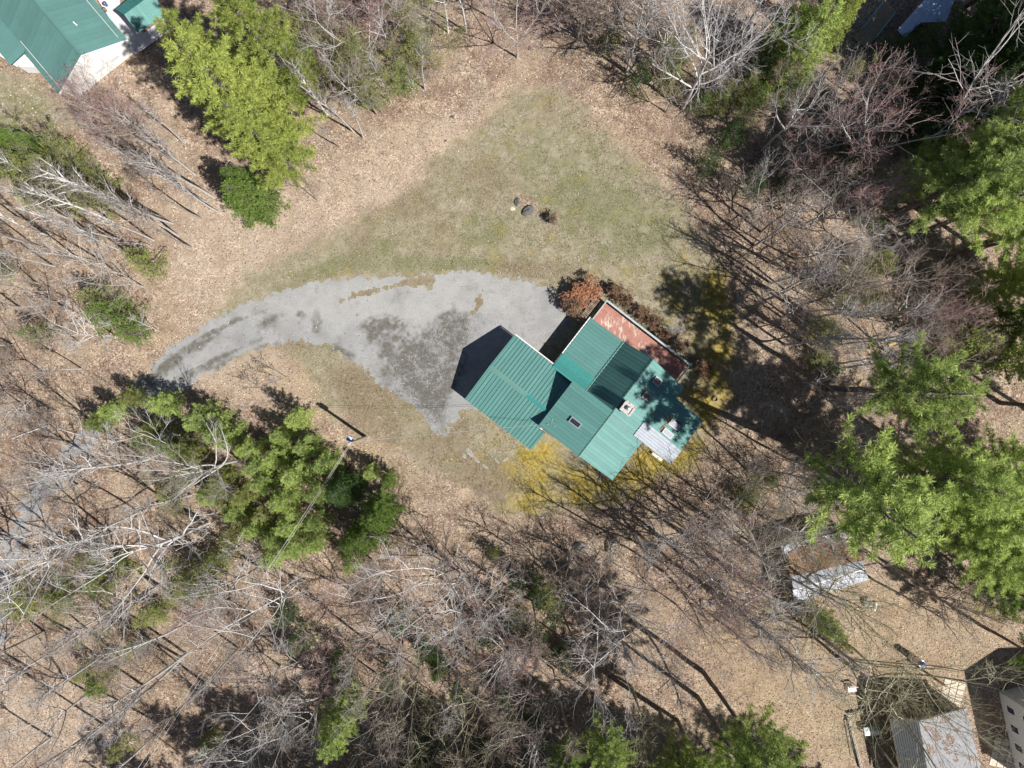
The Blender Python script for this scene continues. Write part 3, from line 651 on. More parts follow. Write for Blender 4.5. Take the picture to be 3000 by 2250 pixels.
# leaves gathered behind the skylights
def leaf_pile(parent, a, b, ra, rb, zfun, n, seed):
    rg = np.random.RandomState(seed); v = []; f = []
    for i in range(n):
        aa = a+rg.normal()*ra; bb = b+rg.normal()*rb; z = zfun(bb)+0.03+rg.rand()*0.08; s_ = rg.uniform(0.03,0.07); th = rg.rand()*6.3
        q = [h(aa+s_*math.cos(th+k*math.pi/2), bb+s_*0.7*math.sin(th+k*math.pi/2), z+rg.rand()*0.05) for k in range(4)]
        m_ = len(v); v += q; f.append((m_, m_+1, m_+2, m_+3))
    o = MB().add(v, f).build('leaf_drift', M['brown_leaf'], parent); o['kind'] = 'stuff'
leaf_pile(house, 7.0, 14.85, 0.28, 0.12, zr, 160, 3); leaf_pile(house, 5.85, 14.85, 0.2, 0.1, zr, 110, 4); leaf_pile(house, 7.45, 10.95, 0.25, 0.06, zr, 60, 5); leaf_pile(house, 7.3, 15.9, 0.08, 0.25, zr, 70, 6)

# ------------------------------------------------------------------ neighbour's white house
nb = P(240, 180); nh = empty('neighbour_house', nb, 0, 'white house with a large green seamed metal gable roof', 'house')
def nP(x, y, z): q = P(x, y, z); return (q[0]-nb[0], q[1]-nb[1], z)
R1 = np.array(nP(238,163,5.7)); EL = np.array(nP(172,276,3.1)); ER = np.array(nP(374,116,3.1))
far = np.array(nP(100,0,5.7))-R1; far /= np.linalg.norm(far); LEN = 15.0
perp = np.array((-far[1], far[0], 0))
R2 = R1+far*LEN
EL2 = EL+far*LEN; ER2 = ER+far*LEN
sd = lambda a_, b_: ((b_-a_)-far*((b_-a_)@far))[:2]
roof_plane(nh, [R1, EL, EL2, R2], M['roof_n'], sd(R1, EL), 0.62, (0.04, 0.045))
roof_plane(nh, [R1, ER, ER2, R2], M['roof_n'], sd(R1, ER), 0.62, (0.04, 0.045))
ridge(nh, R1, R2, 0.2, M['roof_n'])
# gable wall below
inn = far*0.65
def below(q, z): return (q[0]+inn[0], q[1]+inn[1], z)
cL = EL+(ER-EL)*0.05; cR = ER+(EL-ER)*0.05
pr = [below(cL, 0), below(cR, 0), below(cR, 3.05), below(R1, 5.45), below(cL, 3.05)]
MB().prism(pr, [(q[0]+far[0]*(LEN-1.2), q[1]+far[1]*(LEN-1.2), q[2]) for q in pr]).build('wall', M['white'], nh)
for (A_, B_) in ((R1, EL), (R1, ER)):
    MB().prism([tuple(A_-far*0.06-np.array((0,0,.16))), tuple(A_-np.array((0,0,.16))), tuple(B_-np.array((0,0,.16))), tuple(B_-far*0.06-np.array((0,0,.16)))],
               [tuple(A_-far*0.06+np.array((0,0,.06))), tuple(A_+np.array((0,0,.06))), tuple(B_+np.array((0,0,.06))), tuple(B_-far*0.06+np.array((0,0,.06)))]).build('barge_board', M['white'], nh)
# side wing with a lower roof
wp = [nP(72,156,3.5), nP(31,191,3.3), nP(-140,-20,3.3), nP(-100,-60,3.5), nP(52,-60,5.6)]
roof_plane(nh, [nP(72,154,3.3), nP(31,191,3.0), nP(-160,-30,3.0), nP(-60,-110,4.6), nP(60,-10,4.6)], M['roof_n'], tuple(np.array(nP(31,191,0))[:2]-np.array(nP(72,154,0))[:2]), 0.7, (0.04,0.045))
w0 = np.array(nP(82,166,0)); w1 = np.array(nP(50,196,0)); q2 = far*7
MB().prism([tuple(w0), tuple(w1), tuple(w1+q2), tuple(w0+q2)][::-1], [tuple(w0+np.array((0,0,2.8))), tuple(w1+np.array((0,0,2.7))), tuple(w1+q2+np.array((0,0,2.7))), tuple(w0+q2+np.array((0,0,2.8)))][::-1]).build('wall', M['white'], nh)
bp_ = np.array(nP(108,200,0)); MB().box(bp_[0]-0.9, bp_[0]+0.7, bp_[1]-0.5, bp_[1]+0.5, 0, 1.5).build('bulkhead', M['white'], nh)
# snow guards, vent stub
for A_, B_, f0, f1 in ((EL, R1, 0.13, 0.13), (ER, R1, 0.13, 0.13)):
    g0 = A_+(B_-A_)*f0+far*0.5; g1 = g0+far*(6 if A_ is EL else 12)
    MB().tube([tuple(g0+np.array((0,0,.12))), tuple(g1+np.array((0,0,.12)))], 0.03, 6).build('snow_guard', M['trim'], nh)
vp = R1+(ER-R1)*0.35+far*3.3; MB().tube([tuple(vp-np.array((0,0,.2))), tuple(vp+np.array((0,0,.6)))], 0.07, 8).build('vent_pipe', M['white'], nh)
for k in range(3):   # gable windows
    c_ = cL+(cR-cL)*(0.25+0.25*k); q = np.array(below(c_, 0)); ax = (cR-cL); ax = ax/np.linalg.norm(ax)
    fr = [tuple(q-ax*0.5-far*0.03+np.array((0,0,1.0))), tuple(q+ax*0.5-far*0.03+np.array((0,0,1.0))), tuple(q+ax*0.5-far*0.03+np.array((0,0,2.1))), tuple(q-ax*0.5-far*0.03+np.array((0,0,2.1)))]
    MB().prism(fr, [tuple(np.array(v_)-far*0.03) for v_ in fr]).build('window_frame', M['platform'], nh)
# porch platform and small green roofed porch
PZ = 0.55
plat = [(268,-30),(352,-30),(352,30),(420,96),(490,44),(512,72),(398,158),(370,132)]
porch = empty('porch_deck', P(400, 90), 0, 'pale grey porch deck joining the white house to its small green roofed entry', 'porch')
def pq(x, y, z): a_ = P(x, y, z); b_ = P(400, 90); return (a_[0]-b_[0], a_[1]-b_[1], z)
MB().prism([pq(x, y, 0) for x, y in plat][::-1], [pq(x, y, PZ) for x, y in plat][::-1]).build('platform', M['platform'], porch)
for (x0,y0,x1,y1) in ((398,158,505,80),(370,130,396,156)):
    MB().tube([pq(x0,y0,1.45), pq(x1,y1,1.45)], 0.05, 6).build('handrail', M['platform'], porch)
    for k in range(6):
        x = x0+(x1-x0)*k/5; y = y0+(y1-y0)*k/5; a_ = pq(x, y, 0)
        MB().box(a_[0]-.04, a_[0]+.04, a_[1]-.04, a_[1]+.04, 0.0, 1.45).build('railing_post', M['platform'], porch)
ent = empty('entry_building', P(400, 20), 0, 'small white entry building with a steep green metal gable roof', 'outbuilding')
def eq(x, y, z): a_ = P(x, y, z); b_ = P(400, 20); return (a_[0]-b_[0], a_[1]-b_[1], z)
ra, rb_ = eq(364,43,4.3), eq(452,-22,4.3)
roof_plane(ent, [ra, rb_, eq(480,46,2.9), eq(405,98,2.9)], M['roof'], tuple(np.array(eq(405,98,2.9))[:2]-np.array(ra)[:2]), 0.25, (0.04,0.04))
roof_plane(ent, [ra, rb_, eq(425,-42,2.9), eq(342,30,2.9)], M['roof_teal'], tuple(np.array(eq(342,30,2.9))[:2]-np.array(ra)[:2]), 0.4, (0.04,0.04))
MB().prism([eq(357,32,0.56), eq(411,86,0.56), eq(466,46,0.56), eq(430,-25,0.56)], [eq(357,32,2.78), eq(411,86,2.78), eq(466,46,2.78), eq(430,-25,2.78)]).build('wall', M['white'], ent)
for (px_, py_, r_) in ((313,16,0.2),(311,32,0.17)):
    po = empty('flower_pot', P(px_, py_, PZ), 0, 'blue flower pot with dry plants on the porch deck' if r_ > 0.18 else 'terracotta bowl beside the blue flower pot', 'pot')
    MB().lathe([(r_*0.7,0.0),(r_,0.4),(r_*1.08,0.42),(r_*1.08,0.48),(r_*0.9,0.48),(r_*0.88,0.40)], 14).build('pot', M['blue'] if r_ > 0.18 else M['terracotta'], po, True)
    MB().lathe([(r_*0.88,0.40),(r_*0.5,0.5),(0.02,0.55)], 10).build('dry_plant', M['wood'], po, True)

# ------------------------------------------------------------------ other buildings and yard things
def local(base):
    b_ = P(*base)
    return b_, (lambda x, y, z: (lambda a_: (a_[0]-b_[0], a_[1]-b_[1], z))(P(x, y, z)))

# shed under the pines, blue of the sky put into its roof colour
b0, L_ = local((2700, 60)); shed = empty('shed', b0, 0, 'small shed with a sky tinted blue grey roof in the shade of pines', 'shed')
roof_plane(shed, [L_(2628,88,2.5), L_(2649,111,2.5), L_(2698,66,2.6), L_(2770,66,2.6), L_(2800,-10,2.9), L_(2716,-10,2.7)], M['shed_roof'], tuple(np.array(L_(2649,111,0))[:2]-np.array(L_(2716,20,0))[:2]), 0.6, (0.04,0.03))
MB().prism([L_(2652,100,0), L_(2705,58,0), L_(2770,50,0), L_(2788,-30,0), L_(2720,-30,0), L_(2640,80,0)], [L_(2652,100,2.3), L_(2705,58,2.4), L_(2770,50,2.4), L_(2788,-30,2.7), L_(2720,-30,2.5), L_(2640,80,2.3)]).build('wall', M['wood'], shed)

# footbridge with two teal rails
fb = P(2560, 75); FA = math.atan2(70, 54); br = empty('footbridge', fb, FA, 'wooden footbridge with two teal handrails beside the blue grey shed', 'bridge')
x = -2.6
while x < 2.6: MB().box(x, x+0.13, -0.95, 0.95, 0.22, 0.26).build('plank', M['wood'], br); x += 0.15
for y in (-0.85, 0.85):
    MB().box(-2.6, 2.6, y-0.06, y+0.06, 0.0, 0.218).build('beam', M['wood'], br)
    MB().box(-1.7, 1.7, y-0.07, y+0.07, 1.12, 1.17).build('handrail', M['teal_rail'], br)
    MB().box(-1.7, 1.7, y-0.03, y+0.03, 0.66, 0.71).build('mid_rail', M['teal_rail'], br)
    for xx in (-1.66, -0.8, 0, 0.8, 1.66): MB().box(xx-0.04, xx+0.04, y-0.04+0.001, y+0.04-0.001, 0.261, 1.119).build('railing_post', M['teal_rail'], br)

# old tin-roofed outbuilding, leaves rotting on its flat half
b0, L_ = local((2370, 1640)); tin = empty('outbuilding', b0, 0, 'old outbuilding with a tin roof half buried under brown leaves', 'outbuilding')
cor = [(2285,1600),(2505,1548),(2542,1698),(2324,1768)]
gz = lambda l: [L_(x, y, z) for x, y, z in l]
MB().prism(gz([(2300,1606,0),(2330,1752,0),(2528,1690,0),(2495,1558,0)]), gz([(2300,1606,2.7),(2330,1752,2.6),(2528,1690,2.6),(2495,1558,2.7)])).build('wall', M['wood'], tin)
roof_plane(tin, gz([(2318,1690,3.0),(2522,1636,3.0),(2533,1664,3.3),(2324,1728,3.3)]), M['tin'], tuple(np.array(L_(2324,1728,0))[:2]-np.array(L_(2318,1690,0))[:2]), 0.5, (0.03,0.03), 0.05)
roof_plane(tin, gz([(2324,1728,3.3),(2533,1664,3.3),(2545,1698,2.8),(2324,1768,2.8)]), M['tin'], tuple(np.array(L_(2324,1768,0))[:2]-np.array(L_(2324,1728,0))[:2]), 0.5, (0.03,0.03), 0.05)
ridge(tin, L_(2322,1729,3.32), L_(2536,1664,3.32), 0.14, M['white'])
roof_plane(tin, gz([(2284,1600,3.0),(2505,1548,3.0),(2522,1634,2.98),(2317,1688,2.98)]), M['tin'], tuple(np.array(L_(2317,1688,0))[:2]-np.array(L_(2284,1600,0))[:2]), 0.5, (0.03,0.03), 0.05)
rg = np.random.RandomState(8); v = []; f = []
for i in range(9000):
    u = rg.rand(); w = rg.rand()**0.8
    edge = 0.10+0.12*math.sin(u*9)+0.06*math.sin(u*23)
    if w < edge and rg.rand() < 0.93: continue
    x = 2286+(u*(2505-2286))+w*30; y = 1602-u*52+w*88+1*u
    if x < 2296+w*28+10*math.sin(w*7) and rg.rand() < 0.8: continue
    q = L_(x, y, 3.04+rg.rand()*0.10); s_ = rg.uniform(0.05,0.10); th = rg.rand()*6.3; m_ = len(v)
    v += [(q[0]+s_*math.cos(th+k*1.5708), q[1]+s_*0.7*math.sin(th+k*1.5708), q[2]+rg.rand()*0.06) for k in range(4)]; f.append((m_,m_+1,m_+2,m_+3))
lo = MB().add(v, f).build('leaf_mat', M['brown_leaf'], tin); lo['kind'] = 'stuff'

# garage with a leaf-strewn shingle roof, and the house at the corner
b0, L_ = local((2720, 2200)); ga = empty('garage', b0, 0, 'garage with a grey shingle roof under a spreading bare tree', 'garage')
A1, A2 = L_(2692,2112,5.2), L_(2730,2330,5.2)
def slope_shingle(parent, pts, material, n_):
    """shingle courses as separate overlapping strips"""
    p = [np.array(q, float) for q in pts]
    MB().prism([tuple(q-np.array((0,0,.18))) for q in p][::-1], [tuple(q-np.array((0,0,.03))) for q in p][::-1]).build('roof_slope', M['trim'], parent)
    sl = parent.children[-1]
    for k in range(n_):
        a0, a1 = k/n_, (k+1)/n_+0.01
        q = [p[0]+(p[3]-p[0])*a0, p[1]+(p[2]-p[1])*a0, p[1]+(p[2]-p[1])*min(a1,1), p[0]+(p[3]-p[0])*min(a1,1)]
        lift = [0.0, 0.0, 0.02, 0.02]
        MB().prism([tuple(c+np.array((0,0,l-0.02))) for c, l in zip(q, lift)][::-1], [tuple(c+np.array((0,0,l))) for c, l in zip(q, lift)][::-1]).build('shingle_course', material, sl)
slope_shingle(ga, [A2, A1, L_(2608,2108,3.1), L_(2652,2330,3.1)], M['shingle'], 12)  # slope away from the sun, shade kept in the darker shingle copy
slope_shingle(ga, [A1, A2, L_(2890,2330,3.3), L_(2832,2074,3.3)], M['shingle_lit'], 18)  # sunny slope, light put into the paler shingle copy
MB().prism([L_(2618,2112,0), L_(2655,2330,0), L_(2870,2330,0), L_(2822,2080,0)], [L_(2618,2112,2.9), L_(2655,2330,2.9), L_(2870,2330,3.0), L_(2822,2080,3.0)]).build('wall', M['wall'], ga)
rg = np.random.RandomState(18); v = []; f = []
for i in range(5200):
    u = rg.rand(); w = rg.rand()
    d_ = vnoise(np.array([u*14+3]), np.array([w*7]), 1.0, 5)[0]*0.7+vnoise(np.array([u*40]), np.array([w*20]), 1.0, 6)[0]*0.3
    if d_ < 0.63: continue
    q = np.array(A1)*(1-u)*(1-w)+np.array(A2)*u*(1-w)+np.array(L_(2890,2330,3.3))*u*w+np.array(L_(2832,2074,3.3))*(1-u)*w
    s_ = rg.uniform(0.04,0.09); th = rg.rand()*6.3; m_ = len(v)
    v += [(q[0]+s_*math.cos(th+k*1.5708), q[1]+s_*0.7*math.sin(th+k*1.5708), q[2]+0.03+rg.rand()*0.05) for k in range(4)]; f.append((m_,m_+1,m_+2,m_+3))
lo = MB().add(v, f).build('leaf_drift', M['litter_drift'], ga); lo['kind'] = 'stuff'

b0, L_ = local((2990, 2140)); ho = empty('corner_house', b0, 0, 'white sided house with small dark windows behind the shingle garage', 'house')
wb = [(2926,2026),(2978,2270),(3260,2220),(3200,1960)]
MB().prism([(*L_(x,y,0)[:2],0) for x,y in wb], [(*L_(x,y,0)[:2],5.2) for x,y in wb]).build('wall', M['platform'], ho)
wd = np.array(L_(2978,2270,0))-np.array(L_(2926,2026,0)); wl = np.linalg.norm(wd); wd /= wl; wn = np.array((wd[1], -wd[0], 0)); wn = wn if wn[0] < 0 else -wn
w00 = np.array(L_(2926,2026,0))
for k in range(4):
    for zz in (0.9, 3.3):
        c_ = w00+wd*(1.4+k*2.05); fr = [c_-wd*0.42, c_+wd*0.42]
        def quad(off, m0, z0, z1): 
            base = [tuple(fr[0]+wd*m0+wn*off[0]+np.array((0,0,z0))), tuple(fr[1]-wd*m0+wn*off[0]+np.array((0,0,z0))), tuple(fr[1]-wd*m0+wn*off[1]+np.array((0,0,z0))), tuple(fr[0]+wd*m0+wn*off[1]+np.array((0,0,z0)))]
            return base, [(a_, b_, z1) for a_, b_, _ in base]
        wi = MB().prism(*quad((0.0,0.05), 0, zz, zz+1.2)).build('window', M['white'], ho)
        MB().prism(*quad((0.051,0.065), 0.07, zz+0.07, zz+1.13)).build('pane', M['glass'], wi)
hr = [np.array((*L_(x,y,0)[:2], 5.2)) for x,y in wb]; r0_ = (hr[0]+hr[3])/2+np.array((0,0,2.2)); r1_ = (hr[1]+hr[2])/2+np.array((0,0,2.2))
ov = wn*0.35-np.array((0,0,.2))
slope_shingle(ho, [r0_, r1_, hr[1]+ov, hr[0]+ov], M['shingle'], 14)
slope_shingle(ho, [r1_, r0_, hr[3]-ov*1.0-np.array((0,0,.4)), hr[2]-ov*1.0-np.array((0,0,.4))], M['shingle'], 14)

# cream patio slabs
k = 0
for (x0, y0, nx_, ny_, an) in ((2775,2000,3,4,-0.25),(2925,2170,4,4,-0.25)):
    pt = empty('stone_patio', P(x0, y0), 0, 'cream stone path beside the shingle garage' if k == 0 else 'cream stone patio between the garage and the white house', 'patio'); k += 1
    c, s_ = math.cos(an), math.sin(an); rg = random.Random(k)
    for i in range(nx_):
        for j in range(ny_):
            w = 0.74; ox, oy = i*0.8, -j*0.8
            q = [(ox+c_*w/2*rg.uniform(.9,1), oy+d_*w/2*rg.uniform(.9,1)) for c_, d_ in ((-1,-1),(1,-1),(1,1),(-1,1))]
            q = [(a_*c-b_*s_, a_*s_+b_*c) for a_, b_ in q]
            MB().prism([(a_,b_,0.0) for a_,b_ in q], [(a_,b_,0.05+rg.uniform(0,.015)) for a_,b_ in q]).build('paving_stone', M['cream_stone'], pt)

# rows of hollow concrete blocks
def hollow_block():
    m_ = MB()
    for (x0,x1,y0,y1) in ((-0.2,0.2,-0.1,-0.065),(-0.2,0.2,0.065,0.1),(-0.2,-0.165,-0.065,0.065),(0.165,0.2,-0.065,0.065),(-0.02,0.02,-0.065,0.065)):
        m_.box(x0,x1,y0,y1,0,0.2)
    me = bpy.data.meshes.new('concrete_block'); me.from_pydata(m_.v, [], m_.f); return me
hb = hollow_block()
def block_row(x0, y0, x1, y1, label):
    a_ = np.array(P(x0,y0)); b_ = np.array(P(x1,y1)); d_ = b_-a_; n_ = int(np.linalg.norm(d_)/0.41); an = math.atan2(d_[1], d_[0])
    e_ = empty('block_wall', tuple(a_), an, label, 'block wall'); rg = random.Random(n_)
    for i in range(n_):
        for zz in range(2):
            o = link('concrete_block', hb, e_, M['block']); o.location = (0.2+i*0.41+rg.uniform(-.01,.01), rg.uniform(-.02,.02), zz*0.203); o.rotation_euler = (0,0,rg.uniform(-.03,.03))
block_row(2481, 2098, 2522, 2255, 'long low wall of hollow concrete blocks beside the garage')
block_row(2482, 2088, 2532, 2080, 'short low wall of hollow concrete blocks at the end of the long one')
pl = MB().box(-0.12,0.12,-2.0,2.0,0.0,0.12).build('plank', M['wood'], None, loc=P(2485,2160), rz=0.18)
tag(pl, 'grey plank lying beside the long block wall', 'plank')
bn = empty('white_bench', P(2491, 2012), 0.12, 'white slatted garden bench on the leafy yard', 'bench')
for k in range(4): MB().box(-0.45,0.45,-0.36+k*0.16,-0.36+k*0.16+0.11,0.42,0.45).build('seat_slat', M['white'], bn)
for k in range(3): MB().box(-0.45,0.45,0.30,0.33,0.55+k*0.16,0.66+k*0.16).build('back_slat', M['white'], bn)
for x in (-0.42,0.42):
    for y in (-0.32,0.29): MB().box(x-0.03,x+0.03,y-0.03,y+0.03,0,0.419 if y < 0 else 0.95).build('leg', M['white'], bn)
gr = empty('garden_table', P(2545, 2135), 0.1, 'long white table with a grey cloth beside the block wall', 'table')
MB().box(-0.8,0.8,-0.35,0.1,0.70,0.74).build('table_top', M['white'], gr); MB().box(-0.85,0.5,0.101,0.55,0.66,0.745).build('grey_cover', M['rail'], gr)
for x in (-0.7,0.7):
    for y in (-0.3,0.05): MB().box(x-.03,x+.03,y-.03,y+.03,0,0.699).build('leg', M['white'], gr)

# striped lighthouse ornament and washing-line post
lh = empty('lighthouse_ornament', P(2668, 1922), 0, 'garden lighthouse with dark red and white stripes and a blue cap', 'ornament')
prev = 0
for i in range(6):
    z0, z1 = i*0.22, (i+1)*0.22; r0 = 0.40-z0*0.045; r1 = 0.40-z1*0.045
    MB().lathe([(r0,z0),(r1,z1-0.001)], 18).build('stripe', M['red'] if i % 2 == 0 else M['white'], lh, False)
MB().lathe([(0.34,1.32),(0.30,1.95)], 18).build('tower', M['white'], lh)
MB().lathe([(0.38,1.951),(0.38,2.03)], 18).build('gallery', M['white'], lh)
MB().lathe([(0.22,2.031),(0.22,2.3)], 12).build('lantern', M['glass_pale'], lh)
MB().lathe([(0.28,2.301),(0.18,2.45),(0.02,2.55)], 16).build('cap', M['blue'], lh, True)
tp = empty('washing_line_post', P(2716, 1972), 0.22, 'wooden T shaped washing line post beside the striped lighthouse', 'post')
MB().box(-0.09,0.09,-0.09,0.09,0,3.1).build('post', M['wood'], tp); MB().box(-1.2,1.2,-0.05,0.05,3.101,3.2).build('crossbar', M['wood'], tp)

# white car at the edge of the woods
cr = empty('white_car', P(-62, 2038), 0.12, 'white car parked on the leaves with its rounded nose showing', 'car')
def loft(secs, name, material, parent):
    m_ = MB(); n_ = len(secs[0])
    v = [q for s_ in secs for q in s_]; f = [(i*n_+k, i*n_+(k+1)%n_, (i+1)*n_+(k+1)%n_, (i+1)*n_+k) for i in range(len(secs)-1) for k in range(n_)]
    f += [tuple(range(n_-1,-1,-1)), tuple(range((len(secs)-1)*n_, len(secs)*n_))]
    return m_.add(v, f).build(name, material, parent, True)
def csec(x, w, z0, z1, rnd=0.12): return [(x,-w,z0),(x,-w,z1-rnd),(x,-w+rnd,z1),(x,0,z1+0.03),(x,w-rnd,z1),(x,w,z1-rnd),(x,w,z0),(x,0,z0)][::-1]
loft([csec(-2.2,0.6,0.45,0.85),csec(-2.1,0.82,0.3,0.98),csec(-1.2,0.9,0.25,1.0),csec(0.8,0.9,0.25,0.98),csec(1.6,0.86,0.25,0.88),csec(2.1,0.72,0.3,0.75),csec(2.32,0.42,0.38,0.62)], 'body', M['car'], cr)
loft([csec(-1.7,0.6,0.95,1.02,0.02),csec(-1.1,0.68,0.95,1.42),csec(0.1,0.68,0.95,1.46),csec(0.95,0.72,0.95,1.02,0.02)], 'cabin_glass', M['glass'], cr)
MB().box(-1.05,0.1,-0.58,0.58,1.44,1.5).build('roof_skin', M['car'], cr)
for x in (-1.35,1.35):
    for y in (-0.84,0.84):
        w_ = MB().tube([(x,y-0.1,0.32),(x,y+0.1,0.32)], 0.32, 16).build('tyre', M['rubber'], cr); MB().tube([(x,y-0.105,0.32),(x,y+0.105,0.32)], 0.18, 12).build('rim', M['galv'], w_)
for y in (-0.55,0.55): MB().box(1.98,2.16,y-0.16,y+0.16,0.58,0.72).build('headlight', M['glass_pale'], cr)

# utility pole, transformer, wires
PB = P(1072, 1281); up = empty('utility_pole', PB, 0, 'weathered wooden utility pole with a white transformer drum', 'utility pole')
MB().tube([(0,0,0),(0,0,4),(0,0,7.6)], [0.19,0.16,0.13], 12).build('pole', M['pole'], up)
MB().lathe([(0.05,5.75),(0.27,5.8),(0.28,6.6),(0.24,6.66),(0.05,6.7)], 18, (-0.34,0.34,0)).build('transformer', M['galv'], up)
MB().lathe([(0.17,6.69),(0.16,6.73),(0.02,6.75)], 16, (-0.34,0.34,0)).build('lid_sky_reflection', M['blue'], up)  # blue stands for the sky reflected in the white drum's top
MB().box(-0.3,0.02,-0.03,0.3,6.1,6.2).build('bracket', M['dark'], up)
for k in range(3): MB().lathe([(0.03,7.55),(0.06,7.62),(0.03,7.7),(0.06,7.76),(0.02,7.82)], 8, (0.1*k-0.1, 0.08*(k-1), 0)).build('insulator', M['trim'], up, True)
up2 = empty('utility_pole', P(395, 2330), 0, 'wooden utility pole at the far end of the power line in the woods', 'utility pole')
MB().tube([(0,0,0),(0,0,8.0)], [0.19,0.13], 12).build('pole', M['pole'], up2); MB().box(-0.8,0.8,-0.05,0.05,7.6,7.7).build('crossarm', M['pole'], up2)
def wire(a_, b_, sag, r_, material, label):
    a_ = np.array(a_, float); b_ = np.array(b_, float)
    pts = [tuple((a_+(b_-a_)*t_/12-np.array((0,0,4*sag*(t_/12)*(1-t_/12)))-a_)) for t_ in range(13)]
    o = MB().tube(pts, r_, 5).build('overhead_wire', material, None); o.location = tuple(a_)
    return tag(o, label, 'wire', 'overhead wires')
tp_ = np.array(PB); e2 = np.array(P(395,2330))
wire(tp_+np.array((-0.05,-0.1,7.6)), e2+np.array((-0.3,0,7.72)), 0.5, 0.022, M['wire'], 'pale power line running from the transformer pole into the woods')
wire(tp_+np.array((0.05,-0.1,7.4)), e2+np.array((0.3,0,7.72)), 0.55, 0.018, M['wire'], 'thinner cable slung just below the pale power line')
w1 = HW(-1.3, 5.1, 4.5); 
wire(tp_+np.array((0.13,0.05,7.2)), w1, 0.45, 0.014, M['wire'], 'pale service wire from the pole to the front gable corner')
wire(tp_+np.array((0.13,0.0,6.8)), (w1[0],w1[1]-0.05,w1[2]-0.15), 0.5, 0.012, M['wire_dark'], 'dark service wire from the pole to the front gable corner')

# rocks
def rock(px, py, sx, sy, sz, material, label, seed, name='boulder', group=None, rz=None):
    rg = random.Random(seed); b_ = MB(); n1, n2 = 12, 7; v = []
    ph = [rg.uniform(0, 6.28) for _ in range(6)]
    for j in range(n2+1):
        th = math.pi*j/n2
        for i in range(n1):
            fi = 2*math.pi*i/n1
            r_ = 1+0.16*math.sin(2*fi+ph[0])+0.10*math.sin(3*fi+ph[1]+2*th)+0.10*math.sin(5*th+ph[2]+fi)+rg.uniform(-.07,.07)
            v.append((sx*r_*math.sin(th)*math.cos(fi), sy*r_*math.sin(th)*math.sin(fi), sz*r_*math.cos(th)))
    f = [(j*n1+i, j*n1+(i+1)%n1, (j+1)*n1+(i+1)%n1, (j+1)*n1+i) for j in range(n2) for i in range(n1)]
    o = b_.add(v, [q[::-1] for q in f]).build(name, material, None); c_ = P(px, py); o.location = (c_[0], c_[1], sz*0.35)
    o.rotation_euler = (0,0,rz if rz is not None else rg.uniform(0,6.28)); return tag(o, label, 'rock', group)
rock(1546,618,0.66,0.5,0.28,M['rock_dark'],'larger dark grey rock in the leafy bed on the lawn',1)
rock(1515,592,0.46,0.28,0.2,M['rock_dark'],'smaller dark rock in the leafy bed on the lawn',2)
rock(1502,612,0.24,0.22,0.05,M['cream_stone'],'flat pale stepping stone beside the dark rocks',3,'stepping_stone')
rock(1703,1602,0.75,0.6,0.45,M['rock'],'pale boulder in the woods with a second boulder close by',4)
rock(1790,1595,0.6,0.9,0.5,M['rock'],'mossy upright boulder beside the pale boulder',5)
rock(2538,1763,0.65,0.5,0.4,M['rock'],'grey boulder near the corner of the tin roofed outbuilding',6)
rock(2560,1775,0.5,0.35,0.25,M['cream_stone'],'cream rock leaning against the grey boulder',7)
for i,(x,y,a_,b_) in enumerate([(2030,1725,.5,.4),(2085,1735,.4,.5),(2110,1715,.55,.35),(2060,1765,.5,.35),(2090,1765,.6,.4)]):
    rock(x,y,a_,b_,0.3,M['rock'],'grey stone in the scattered group on the leafy slope',20+i,'boulder','stones on the leafy slope')
for i,(x,y,a_,b_) in enumerate([(1375,1325,.75,.45),(1395,1345,.6,.3),(1360,1335,.45,.3),(1420,1365,.5,.25),(1455,1350,.45,.25),(1440,1335,.3,.2),(1480,1345,.3,.45)]):
    rock(x,y,a_*0.8,b_*0.7,0.05,M['ledge'],'flat slab of pale ledge showing through the grass by the garage',40+i,'ledge_rock','ledge rocks by the garage',rz=-0.75)
for i,(x,y) in enumerate([(1552,142),(1325,343),(1306,413)]):
    rock(x,y,.22 if i < 2 else .14,.19 if i < 2 else .12,.1,M['rock_dark'],['small dark rock in the leaves under the red maple','dark rock on the leaf slope above the lawn edge','tiny dark stone just below the leaf slope rock'][i],60+i)
# round planter ring, clay pot ring, cut logs, small white things
def ring_obj(px, py, R_, r_, material, name, label, cat):
    v = []; f = []; n1, n2 = 24, 8
    for i in range(n1):
        for k in range(n2):
            a_ = 2*math.pi*i/n1; b_ = 2*math.pi*k/n2; v.append(((R_+r_*math.cos(b_))*math.cos(a_), (R_+r_*math.cos(b_))*math.sin(a_), r_*1.5*(1+math.sin(b_))))
    for i in range(n1):
        for k in range(n2): f.append((i*n2+k, ((i+1)%n1)*n2+k, ((i+1)%n1)*n2+(k+1)%n2, i*n2+(k+1)%n2))
    o = MB().add(v, f).build(name, material, None, True); o.location = P(px, py); return tag(o, label, cat)
ring_obj(2095, 1169, 0.27, 0.07, M['wood'], 'fire_ring', 'round rusty ring lying in the yellow moss', 'ring')
ring_obj(1594, 619, 0.1, 0.03, M['terracotta'], 'clay_pot', 'small round clay pot between the dark rock and brown bush', 'pot')
def log(px, py, ln, r_, rz, label, material=M['log']):
    o = MB().tube([(-ln/2,0,r_),(-ln/6,0.02,r_),(ln/2,0,r_)], [r_,r_*0.96,r_*0.9], 10).build('cut_log', material, None); o.location = P(px, py); o.rotation_euler = (0,0,rz); return tag(o, label, 'log')
log(2612,1007,1.0,0.2,0.35,'yellowish cut log beside the purple red brush'); log(2520,1122,0.7,0.16,0.9,'short yellow log at the foot of the pine row')
log(2490,1775,1.6,0.10,-0.75,'mossy split log behind the tin roofed outbuilding'); log(880,1695,1.7,0.16,-0.35,'mossy dark log under the curved grey tree', M['wood'])
